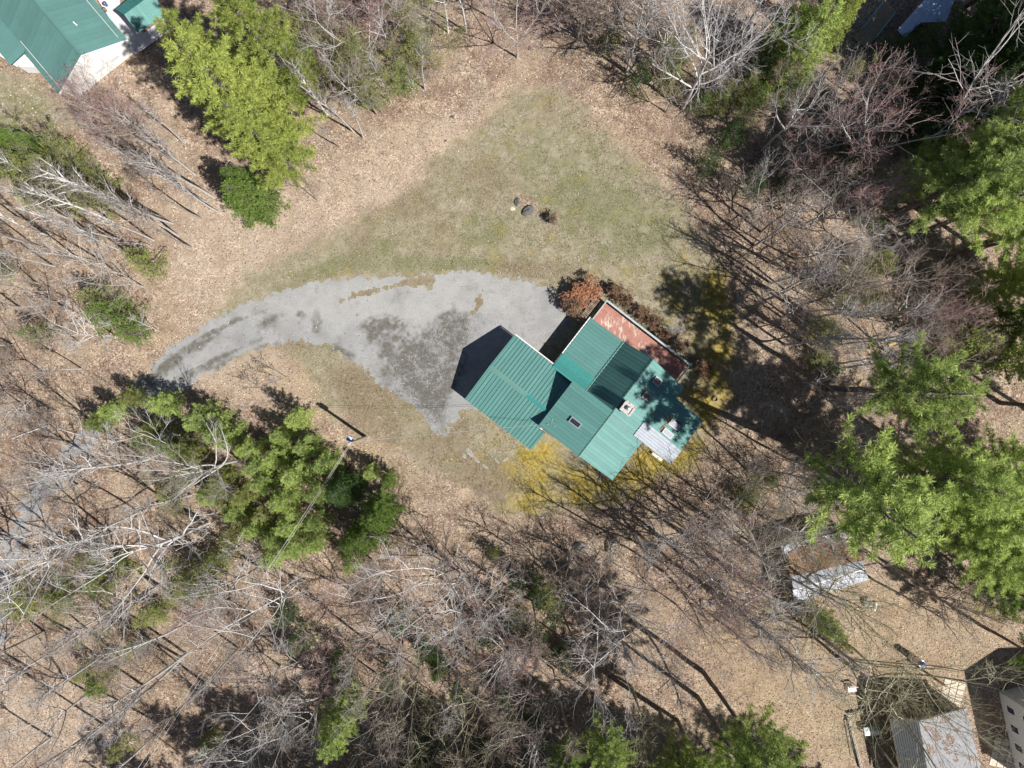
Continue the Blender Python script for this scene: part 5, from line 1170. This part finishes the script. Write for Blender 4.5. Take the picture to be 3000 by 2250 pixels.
for (x,y,H,k,l,R) in [(2860,930,16,'pine1','pine_green',4.4),(2900,1040,15,'fullpine1','pine_green',4.0),(2820,1060,14,'hemlock0','hemlock',3.6),(2930,1180,15,'pine0','pine_green',4.2),(2700,520,22,'pine0','pine_green',5.2),(2790,640,21,'pine1','pine_green',5.2),(2850,720,19,'pine2','pine_green',4.8),(2880,560,18,'fullpine1','pine_yellow',4.4),(2640,620,20,'pine1','pine_green',4.8),(2900,830,15,'fullpine0','pine_green',3.8),(2890,1330,17,'pine2','pine_green',4.6),(2680,1480,20,'pine1','pine_green',5.2),(2560,1360,23,'pine1','pine_green',5.6),(2700,1560,18,'pine2','pine_green',4.6),
        (2840,60,20,'fullpine0','dark_green',4.6),(2930,180,16,'fullpine1','dark_green',4.4),(2950,330,16,'fullpine0','dark_green',4.4),(2790,250,20,'fullpine1','dark_green',4.6),(2680,290,12,'spruce1','dark_green',3.4),(2730,360,14,'spruce0','dark_green',3.6),(2760,420,14,'fullpine1','spruce',3.6)]:  # dark ones carry the corner's shade in their needle colour
    con(x,y,H,k,l,R)

for i,(x,y,H,R) in enumerate([(1180,2330,22,4.6),(1380,2400,24,5.0),(1530,2310,22,4.4),(1640,2420,25,5.0),(1800,2330,23,4.6),(1950,2400,25,5.2),(2130,2330,24,4.8),(2320,2420,24,5.0),(980,2400,22,4.6),(800,2340,20,4.2),(620,2420,20,4.4),(3060,1500,22,5.0),(3080,1250,22,5.0),(3060,1000,22,5.0),(3060,760,22,5.0),(3080,1750,20,4.6),(3050,300,20,4.8),(2420,2330,20,4.4),(1280,2270,20,4.6),(1460,2280,19,4.4),(1700,2270,20,4.4),(1080,2290,20,4.4),(2020,2280,20,4.4)]):
    con(x,y,H,'fullpine%d'%(i%2) if y > 2250 else 'pine%d'%(i%3),'pine_green',R,look='tall forest pine')
for i,(x,y,H,s_) in enumerate([(180,480,7,1.3),(270,520,7,1.4),(230,560,7,1.3),(330,540,6,1.3),(120,540,6,1.3),(300,600,6,1.2),(1180,160,9,1.2),(1230,120,9,1.2),(1130,270,8,1.2),(1060,300,8,1.2),(990,220,8,1.1),(930,180,8,1.1),(1290,210,6,1.0),(600,1360,6,1.3),(540,1420,6,1.2),(680,1420,6,1.2),(120,1700,5,1.4),(260,1760,5,1.4),(420,1700,5,1.3),(560,1640,5,1.3),(350,1850,5,1.2),(230,1660,5,1.2),(2160,340,6,1.2),(2100,300,6,1.2),(2450,900,6,1.2),(2380,1010,5,1.2),(2180,1430,4,1.3),(2250,1480,4,1.2),(2480,820,6,1.2),(1920,210,6,1.2),(2500,240,4,1.2),(2590,240,4,1.2)]):
    bare(x,y,H,'leafing%d'%(i%2),'green','leafing_tree',sx=s_)

for i,(x,y,H,R) in enumerate([(1180,1800,6,2.4),(1250,1880,6,2.2),(1420,1830,6,2.4),(1500,1780,7,2.4),(1560,1850,7,2.6),(1350,1990,6,2.2),(1480,1990,6,2.2),(1640,1900,6,2.2),(1150,1950,6,2.2),(900,1850,6,2.4),(860,1780,5,2.2),(1020,1900,6,2.2),(1560,2060,6,2.2),(1420,2150,6,2.2),(1250,2160,6,2.2),(820,2080,5,2.0),
        (2120,420,6,2.4),(2060,500,6,2.2),(2180,560,6,2.4),(2280,560,6,2.4),(2380,520,7,2.6),(2420,440,7,2.4),(2300,300,7,2.6),(2520,640,7,2.6),(2200,240,7,2.6),(2640,400,8,2.8),(1860,260,6,2.2),(1780,150,6,2.2),(2580,180,6,2.2),(2650,160,7,2.4)]):
    con(x,y,H,'hemlock%d'%(i%3),'dark_green',R,'hemlock_tree',look='low hemlock added as shade')  # dark hemlocks added to stand in for shade on the forest floor
for i,(x,y,H,R) in enumerate([(1560,2290,23,5.2),(1360,2300,22,5.2),(1200,2280,21,5.0),(1840,2280,22,5.0),(940,2290,20,4.8),(1950,2300,23,5.2)]):
    con(x,y,H,'fullpine%d'%(i%2),'pine_green',R,look='dense tall forest pine')

# ------------------------------------------------------------------ leafless trees
BT = [ # birch stand, upper left
 (415,615,20,'tall0','birch'),(330,650,15,'tall1','birch'),(125,538,9,'tall2','birch'),(275,692,14,'tall3','birch'),(505,655,15,'tall1','grey'),(140,690,12,'tall0','birch'),
 (625,578,15,'tall1','grey'),(602,592,15,'tall3','grey'),(572,512,14,'tall0','grey'),(640,622,13,'tall2','grey'),(545,560,14,'tall3','grey'),(520,480,13,'tall1','brown'),(480,420,11,'maple0','maple'),(410,390,10,'maple1','maple'),(470,500,12,'tall0','grey'),(340,345,8,'maple2','maple'),(385,430,10,'tall2','grey'),(300,330,7,'maple0','maple'),
 (480,640,15,'tall0','grey'),(520,690,14,'tall2','grey'),(450,705,14,'tall3','grey'),(385,745,13,'tall1','grey'),(560,725,13,'tall0','brown'),(300,765,12,'tall2','grey'),(240,760,11,'tall1','brown'),(590,640,12,'tall2','brown'),(350,700,14,'tall3','grey'),(200,640,12,'tall3','grey'),(60,640,11,'tall1','brown'),
 (345,800,9,'spread1','pale'),(345,985,9,'spread0','pale'),(395,960,7,'tall1','pale'),(190,900,9,'spread3','grey'),(60,900,10,'spread2','brown'),(130,1090,10,'spread1','brown'),(40,1010,10,'tall2','grey'),(240,1080,9,'tall0','grey'),(150,1200,9,'spread0','grey'),(60,1180,10,'spread3','brown'),
 # lower left
 (385,1285,10,'spread1','pale'),(555,1308,11,'spread3','pale'),(435,1345,18,'tall1','pale'),(705,1345,15,'spread0','grey'),(300,1360,12,'spread2','grey'),(230,1420,11,'spread1','grey'),(612,1532,18,'spread0','pale'),(560,1450,14,'tall3','grey'),(235,1612,17,'spread3','pale'),(150,1650,15,'spread0','grey'),(330,1560,14,'spread2','pale'),(410,1500,14,'tall0','pale'),(90,1560,13,'spread1','grey'),
 (596,1797,18,'tall2','grey'),(546,1915,18,'tall0','grey'),(535,1926,17,'tall3','grey'),(460,1720,16,'spread2','grey'),(360,1760,15,'tall1','grey'),(330,1900,16,'tall1','grey'),(230,1860,15,'tall2','grey'),(130,1850,15,'tall0','brown'),(425,2010,17,'tall3','grey'),(300,2120,15,'tall0','brown'),(480,2125,15,'tall2','grey'),(150,2160,14,'tall1','grey'),(700,2112,15,'tall1','pale'),(876,2040,12,'spread1','pale'),(600,2000,15,'tall1','brown'),(700,1900,13,'tall3','grey'),
 (878,1705,16,'spread3','pale'),(760,1660,13,'spread2','grey'),(690,1730,10,'maple0','maple'),(940,1900,10,'maple1','maple'),(960,1780,12,'tall2','brown'),(800,2130,12,'spread0','grey'),(660,1660,13,'tall0','grey'),
 # bottom middle
 (1310,1640,18,'maple1','palemaple'),(1350,1680,15,'maple2','palemaple'),(1462,1745,12,'spread0','brown'),(1742,1792,16,'spread3','pale'),(1112,1768,14,'tall2','brown'),(1104,1975,12,'tall0','grey'),(1230,1960,12,'spread1','lichen'),(1400,2015,12,'spread3','lichen'),(1500,2020,11,'spread2','brown'),(1560,2075,12,'spread0','grey'),(1300,2130,11,'spread3','lichen'),(1430,2140,12,'spread1','brown'),(1545,1850,10,'maple0','maple'),(1640,1690,9,'spread2','brown'),(1440,1900,9,'maple2','maple'),(1180,1880,11,'spread0','brown'),(1620,1960,11,'spread1','brown'),(1090,1640,9,'spread2','brown'),(1200,1580,7,'spread0','brown'),(1500,1600,8,'spread2','brown'),(1740,1660,9,'spread0','brown'),(1850,2010,13,'spread2','lichen'),(1150,2120,11,'spread2','brown'),(1700,1900,10,'tall1','brown'),
 # lower right yard
 (2090,1740,22,'tall0','grey'),(2035,1650,16,'maple0','maple'),(2010,1560,14,'maple2','maple'),(2215,1600,15,'spread1','lichen'),(2300,1560,13,'spread3','lichen'),(2350,1690,15,'spread0','lichen'),(2425,1880,19,'spread3','lichen'),(2500,1900,15,'spread1','lichen'),(2150,1850,14,'tall2','grey'),(2280,1880,13,'spread2','pale'),(2560,1700,14,'tall1','brown'),(2110,1620,14,'tall3','brown'),(2680,1720,13,'spread2','brown'),(2180,1700,13,'spread0','pale'),(1930,1640,14,'spread1','brown'),(1980,1770,13,'maple1','maple'),
 # right
 (2382,930,16,'tall0','grey'),(2345,915,14,'tall2','pale'),(2430,1068,15,'tall1','pale'),(2300,850,14,'tall3','brown'),(2250,770,13,'tall0','brown'),(2500,860,13,'spread2','brown'),(2560,1000,12,'tall2','grey'),(2600,930,11,'maple0','maple'),(2660,980,11,'maple2','maple'),(2560,890,10,'spread1','brown'),(2460,1010,14,'tall3','pale'),(2240,880,12,'spread0','brown'),(2220,960,9,'tall1','brown'),(2350,1000,13,'tall2','grey'),(2640,1060,11,'spread3','brown'),(2230,680,12,'spread2','brown'),
 (2330,1250,7,'spread1','lichen'),(2270,1420,9,'spread0','grey'),(2340,1480,9,'spread3','grey'),(2160,1400,8,'spread2','brown'),(2420,1290,9,'spread2','pale'),(2450,1190,8,'spread0','pale'),(2200,1530,10,'spread2','brown'),(2100,1480,9,'tall1','brown'),(2400,1560,10,'spread1','grey'),(2250,1340,7,'spread3','brown'),
 (2232,440,15,'spread2','grey'),(2455,480,18,'maple1','maple'),(2350,660,13,'spread3','grey'),(2420,640,12,'maple0','maple'),(2000,320,17,'spread0','pale'),(2060,250,15,'maple2','palemaple'),(2690,395,22,'spread1','pale'),(2800,420,20,'spread3','pale'),(2540,600,10,'spread2','brown'),(2330,560,8,'spread0','brown'),(2150,560,9,'sapling0','grey'),(2250,330,9,'maple1','maple'),(2480,380,10,'maple2','maple'),
 # top
 (1515,168,14,'maple2','maple'),(1118,200,15,'maple1','palemaple'),(1040,130,13,'maple0','maple'),(1313,95,12,'tall2','birch'),(1366,92,12,'tall0','birch'),(1728,88,14,'tall1','grey'),(1835,212,14,'spread2','grey'),(1925,180,14,'spread1','pale'),(1640,95,11,'maple1','maple'),(1450,60,11,'maple0','maple'),(1800,90,13,'spread3','brown'),(1890,90,12,'spread0','grey'),(958,335,14,'tall1','birch'),(930,290,13,'tall3','birch'),
 (1035,385,12,'tall2','grey'),(1065,405,11,'tall3','grey'),(1105,335,12,'tall0','brown'),(1145,300,11,'tall1','grey'),(995,430,8,'tall2','brown'),(1245,262,11,'tall0','grey'),(1000,260,12,'tall0','brown'),(1180,120,12,'tall3','grey'),(980,160,12,'spread0','brown'),(1950,330,9,'spread1','brown')]
for (x,y,H,k,w) in BT:
    nm = {'birch':'birch_tree','maple':'maple_tree','palemaple':'maple_tree'}.get(w,'bare_tree')
    bare(x,y,H,k,w,nm,lean=(TR.gauss(0,0.03),TR.gauss(0,0.03)))

MORE = [(2000, 1500, 13, 'spread2', 'brown'),(1920, 1560, 13, 'spread0', 'grey'),(2080, 1570, 14, 'spread3', 'grey'),(2150, 1500, 12, 'spread1', 'grey'),(1780, 1720, 12, 'spread0', 'grey'),(1660, 1620, 10, 'spread1', 'brown'),(1570, 1930, 11, 'spread1', 'grey'),(1480, 1860, 11, 'spread0', 'grey'),(1250, 1820, 12, 'spread1', 'grey'),(1040, 1720, 11, 'maple1', 'maple'),(1130, 2040, 11, 'spread1', 'grey'),(960, 2000, 11, 'spread0', 'grey'),(820, 1950, 12, 'spread1', 'grey'),(740, 1800, 12, 'spread3', 'grey'),(90, 1960, 13, 'spread0', 'grey'),(260, 2030, 14, 'spread3', 'grey'),(2290, 930, 12, 'spread1', 'grey'),(2400, 830, 12, 'spread3', 'grey'),(2330, 760, 12, 'spread0', 'grey'),(2200, 620, 11, 'spread1', 'grey'),(2480, 720, 12, 'spread1', 'grey'),(2350, 1120, 10, 'spread3', 'grey'),(2380, 1400, 9, 'spread1', 'grey'),(2300, 1540, 11, 'spread2', 'pale'),(2300, 480, 12, 'maple2', 'maple'),(2400, 400, 12, 'spread1', 'grey'),(1980, 100, 13, 'spread3', 'pale'),(2180, 90, 13, 'spread2', 'grey'),(1760, 160, 12, 'spread0', 'brown'),(1690, 110, 12, 'spread2', 'brown'),(1260, 110, 12, 'spread1', 'grey'),(1150, 180, 13, 'maple0', 'maple'),(1080, 320, 11, 'spread2', 'grey'),(980, 90, 12, 'maple2', 'maple'),(540, 420, 11, 'tall3', 'grey'),(360, 600, 13, 'tall0', 'grey'),(280, 610, 13, 'tall1', 'birch'),(160, 780, 11, 'tall0', 'grey'),(100, 720, 11, 'tall3', 'grey'),(420, 840, 8, 'spread1', 'grey'),(110, 830, 10, 'spread1', 'grey'),(230, 1000, 8, 'spread2', 'brown')]
for (x,y,H,k,w) in MORE:
    nm = {'birch':'birch_tree','maple':'maple_tree','palemaple':'maple_tree'}.get(w,'bare_tree')
    bare(x,y,H,k,w,nm,lean=(TR.gauss(0,0.04),TR.gauss(0,0.04)))
for i,(x,y,H,w) in enumerate([(2260,830,17,'grey'),(2320,900,18,'brown'),(2400,1000,17,'grey'),(2460,1080,17,'pale'),(2360,820,16,'brown'),(2300,1010,16,'grey'),(2520,930,16,'grey'),(2230,1000,14,'brown'),(2210,720,15,'grey'),(2330,600,15,'brown'),(2280,1330,15,'brown'),(2190,1380,15,'brown'),(2110,1540,16,'grey'),(2020,1580,16,'brown'),(1950,1680,16,'brown'),(1860,1560,14,'grey'),(2250,1650,17,'grey'),(2180,1780,17,'brown'),(1900,1860,16,'brown'),(1800,1820,15,'grey'),(1650,1800,15,'brown'),(1560,1760,14,'brown'),(1450,1960,15,'brown'),(1340,1960,15,'grey'),(1640,2050,16,'brown'),(1200,2000,14,'brown'),(1080,1880,14,'grey'),(2330,1780,16,'grey'),(2600,1650,15,'brown'),(900,1960,14,'brown'),(1780,1560,13,'brown')]):
    bare(x,y,H,'tall%d'%(i%4),w,lean=(TR.gauss(0,0.03),TR.gauss(0,0.03)))
bare(2470,1935,19,'spread1','lichen','spreading_tree','broad lichen covered tree reaching over the shingle garage',sx=1.25)
# saplings filling the woods
occupied = [LAWN, DRIVE]
def free(x, y):
    w = P(x, y); X = np.array([w[0]]); Y = np.array([w[1]])
    if any(sdf(q, X, Y)[0] < 0.6 for q in occupied): return False
    for (x0,x1,y0,y1) in ((-50,500,-50,330),(2590,2860,2040,2300),(2270,2560,1540,1780),(2900,3100,1980,2300),(2620,2800,-20,130),(2460,2560,1980,2250),(520,700,740,960),(2500,2640,10,150),(2600,2840,1900,2080)):
        if x0 < x < x1 and y0 < y < y1: return False
    return True
n_ = 0
while n_ < 70:
    x = TR.uniform(60, 2940); y = TR.uniform(60, 2200)
    if not free(x, y): continue
    if 1000 < x < 1950 and 330 < y < 1480: continue
    if 500 < x < 1000 and 620 < y < 1000: continue
    if x > 2000 and y > 1700 and TR.random() < 0.75: continue
    bare(x, y, TR.uniform(4.5,8.5), 'sapling%d' % TR.randrange(3), TR.choice(['grey','brown','grey','brown','pale']), 'sapling', lean=(TR.gauss(0,0.08),TR.gauss(0,0.08))); n_ += 1
n_ = 0
while n_ < 45:
    x = TR.uniform(40, 2960); y = TR.uniform(40, 2220)
    if not free(x, y): continue
    if 1000 < x < 2000 and 300 < y < 1500: continue
    if 500 < x < 1000 and 560 < y < 1250: continue
    if x > 2000 and y > 1750: continue
    bare(x, y, TR.uniform(2.0,3.6), 'shrub%d' % TR.randrange(3), TR.choice(['grey','brown','brown']), 'brush_bush', cat='bush'); n_ += 1
# bushes round the house
def bush(x, y, H, key, wood, label, sx=1.0): return bare(x, y, H, key, wood, 'bush', label, 'bush', sx, group='bushes round the house')
bush(1690,868,1.35,'leafshrub0','orange','orange brown bush holding dead leaves beside the driveway corner',1.5)
bush(1722,852,1.25,'leafshrub1','orange','second orange brown bush touching the deck corner',1.7)
bush(1672,905,1.6,'leafshrub1','deadbrown','small rusty bush between the driveway and the shaded strip')
for i,(x,y) in enumerate([(1795,855),(1830,885),(1870,915),(1905,945),(1935,985),(1990,1015)]):
    bush(x,y,1.3,'leafshrub%d'%(i%2),'deadbrown','low brown bush in the hedge along the red deck')
bush(1968,965,2.2,'shrub0','pale','twiggy pale bush beside the middle of the deck',0.9); bush(2050,1075,1.5,'leafshrub0','deadbrown','brown bush at the far corner of the deck')
bush(2060,1150,1.6,'shrub1','brown','dark twiggy bush below the shaded house eave'); bush(1615,650,1.25,'shrub2','brown','round dark brown bush on the lawn beside the rocks',1.2)
bush(1617,648,0.95,'leafshrub0','deadbrown','brown undergrowth inside the round lawn bush',0.95)

# ------------------------------------------------------------------ loose leaves and brush on the forest floor
def leaf_scatter(N_):
    rg = np.random.RandomState(4); x = rg.uniform(-60, 60, N_*3); y = rg.uniform(-46, 46, N_*3)
    ok = (sdf(LAWN, x, y)+(fbm(x, y, 0.4, 3)-0.5)*2 > 0.2) & (sdf(DRIVE, x, y) > -0.25)
    ok |= rg.rand(len(x)) < 0.03
    hx = x*hu[0]+y*hu[1]; hy = x*hv[0]+y*hv[1]
    ok &= ~((hx > -4.5) & (hx < 13.5) & (hy > -3) & (hy < 18))
    x = x[ok][:N_]; y = y[ok][:N_]; n = len(x)
    th = rg.uniform(0, 6.28, n); s_ = rg.uniform(0.035, 0.085, n); tl = rg.normal(0, 0.45, (n, 2)); z = rg.uniform(0.03, 0.07, n)
    V = np.zeros((n, 4, 3))
    for k in range(4):
        c = np.cos(th+k*math.pi/2)*s_; d = np.sin(th+k*math.pi/2)*s_*0.75
        V[:,k,0] = x+c; V[:,k,1] = y+d; V[:,k,2] = np.maximum(z+c*tl[:,0]+d*tl[:,1], 0.006)
    me = mesh_np('fallen_leaves', V.reshape(-1,3), np.arange(4*n), np.full(n, 4))
    m, t, b = newmat('loose_dead_leaf'); geo = t.nodes.new('ShaderNodeNewGeometry'); r_ = t.nodes.new('ShaderNodeValToRGB'); e = r_.color_ramp.elements
    st = [(0, (0.06,0.04,0.03)), (0.28, (0.20,0.135,0.09)), (0.55, (0.36,0.26,0.185)), (0.85, (0.50,0.40,0.31)), (1.0, (0.62,0.56,0.48))]
    while len(e) < 5: e.new(0.5)
    for k, (p_, c_) in enumerate(st): e[k].position = p_; e[k].color = (*c_, 1)
    t.links.new(geo.outputs['Random Per Island'], r_.inputs[0]); t.links.new(r_.outputs[0], b.inputs['Base Color']); b.inputs['Roughness'].default_value = 0.8
    o = link('fallen_leaves', me, None, m); tag(o, 'loose tan dead leaves scattered over the forest floor', 'leaves', kind='stuff')
leaf_scatter(150000)
def brush_scatter(N_):
    rg = np.random.RandomState(9); x = rg.uniform(-60, 60, N_*3); y = rg.uniform(-46, 46, N_*3)
    dens = fbm(x, y, 0.12, 41, 3)
    ok = (sdf(LAWN, x, y) > 1.5) & (sdf(DRIVE, x, y) > 1.0) & (dens > 0.45)
    hx = x*hu[0]+y*hu[1]; hy = x*hv[0]+y*hv[1]
    ok &= ~((hx > -4.5) & (hx < 13.5) & (hy > -3) & (hy < 18))
    for (x0,x1,y0,y1) in ((-80,520,-80,330),(2590,2880,2040,2400),(2270,2560,1540,1780),(2900,3300,1950,2400),(2610,2800,-60,130),(2050,3000,1700,2260),(520,1150,560,960)):
        a_ = P(x0,y0); b_ = P(x1,y1); ok &= ~((x > a_[0]) & (x < b_[0]) & (y < a_[1]) & (y > b_[1]))
    x = x[ok][:N_]; y = y[ok][:N_]; n = len(x); S = []
    p = np.stack([x, y, np.zeros(n)], 1); az = rg.uniform(0, 6.28, n); tilt = rg.uniform(0.1, 0.8, n); L = rg.uniform(0.5, 1.9, n)
    d = np.stack([np.cos(az)*np.sin(tilt), np.sin(az)*np.sin(tilt), np.cos(tilt)], 1)
    m1 = p+d*(L*0.5)[:,None]; d2 = d+rg.normal(size=(n,3))*0.25; e1 = m1+d2*(L*0.5)[:,None]; d3 = d+rg.normal(size=(n,3))*0.5; e2_ = m1+d3*(L*0.35)[:,None]
    c = lambda v_: np.full((n,1), v_)
    S = np.concatenate([np.hstack([p,c(.012),m1,c(.009)]), np.hstack([m1,c(.009),e1,c(.004)]), np.hstack([m1,c(.007),e2_,c(.004)])])
    me = tube_mesh('undergrowth', S, 3, False); o = link('undergrowth', me, None, M['twig_brown']); tag(o, 'thin brown brush and twigs growing all over the forest floor', 'undergrowth', kind='stuff')
brush_scatter(10000)

def grass_tufts(N_):
    rg = np.random.RandomState(12); x = rg.uniform(-36, 26, N_*4); y = rg.uniform(-15, 33, N_*4)
    ok = (sdf(LAWN, x, y)+(fbm(x, y, 0.6, 8)-0.5)*2 < 0) & (sdf(DRIVE, x, y) > 0.1) & (fbm(x, y, 0.9, 61, 4) > 0.42)
    hx = x*hu[0]+y*hu[1]; hy = x*hv[0]+y*hv[1]; ok &= ~((hx > -4.4) & (hx < 13.3) & (hy > -2.9) & (hy < 18))
    x = x[ok][:N_]; y = y[ok][:N_]; n = len(x); p = np.stack([x, y, np.full(n, -0.01)], 1)
    V, F = leaf_tris(p, np.tile((0, 0, 1.0), (n, 1)), 3, 0.13, 0.022, 5, 0.5, 0.2)
    V[:,2] = np.maximum(V[:,2], -0.02)
    me = mesh_np('grass_tufts', V, F, np.full(len(F), 4))
    m, t, b = newmat('straw_and_green_grass'); geo = t.nodes.new('ShaderNodeNewGeometry'); no = t.nodes.new('ShaderNodeTexNoise'); no.inputs['Scale'].default_value = 0.7; t.links.new(geo.outputs['Position'], no.inputs['Vector'])
    a_ = t.nodes.new('ShaderNodeMath'); a_.operation = 'MULTIPLY_ADD'; a_.inputs[1].default_value = 0.5; t.links.new(geo.outputs['Random Per Island'], a_.inputs[0]); t.links.new(no.outputs[0], a_.inputs[2])
    r_ = t.nodes.new('ShaderNodeValToRGB'); e = r_.color_ramp.elements
    while len(e) < 4: e.new(0.5)
    for k, (p_, c_) in enumerate([(0.35, (0.15,0.18,0.06)), (0.6, (0.24,0.235,0.115)), (0.8, (0.36,0.315,0.215)), (1.0, (0.45,0.40,0.30))]): e[k].position = p_; e[k].color = (*c_, 1)
    t.links.new(a_.outputs[0], r_.inputs[0]); t.links.new(r_.outputs[0], b.inputs['Base Color']); b.inputs['Roughness'].default_value = 0.8
    o = link('grass_tufts', me, None, m); tag(o, 'short straw and green grass tufts covering the lawn', 'grass', kind='stuff')
grass_tufts(36000)
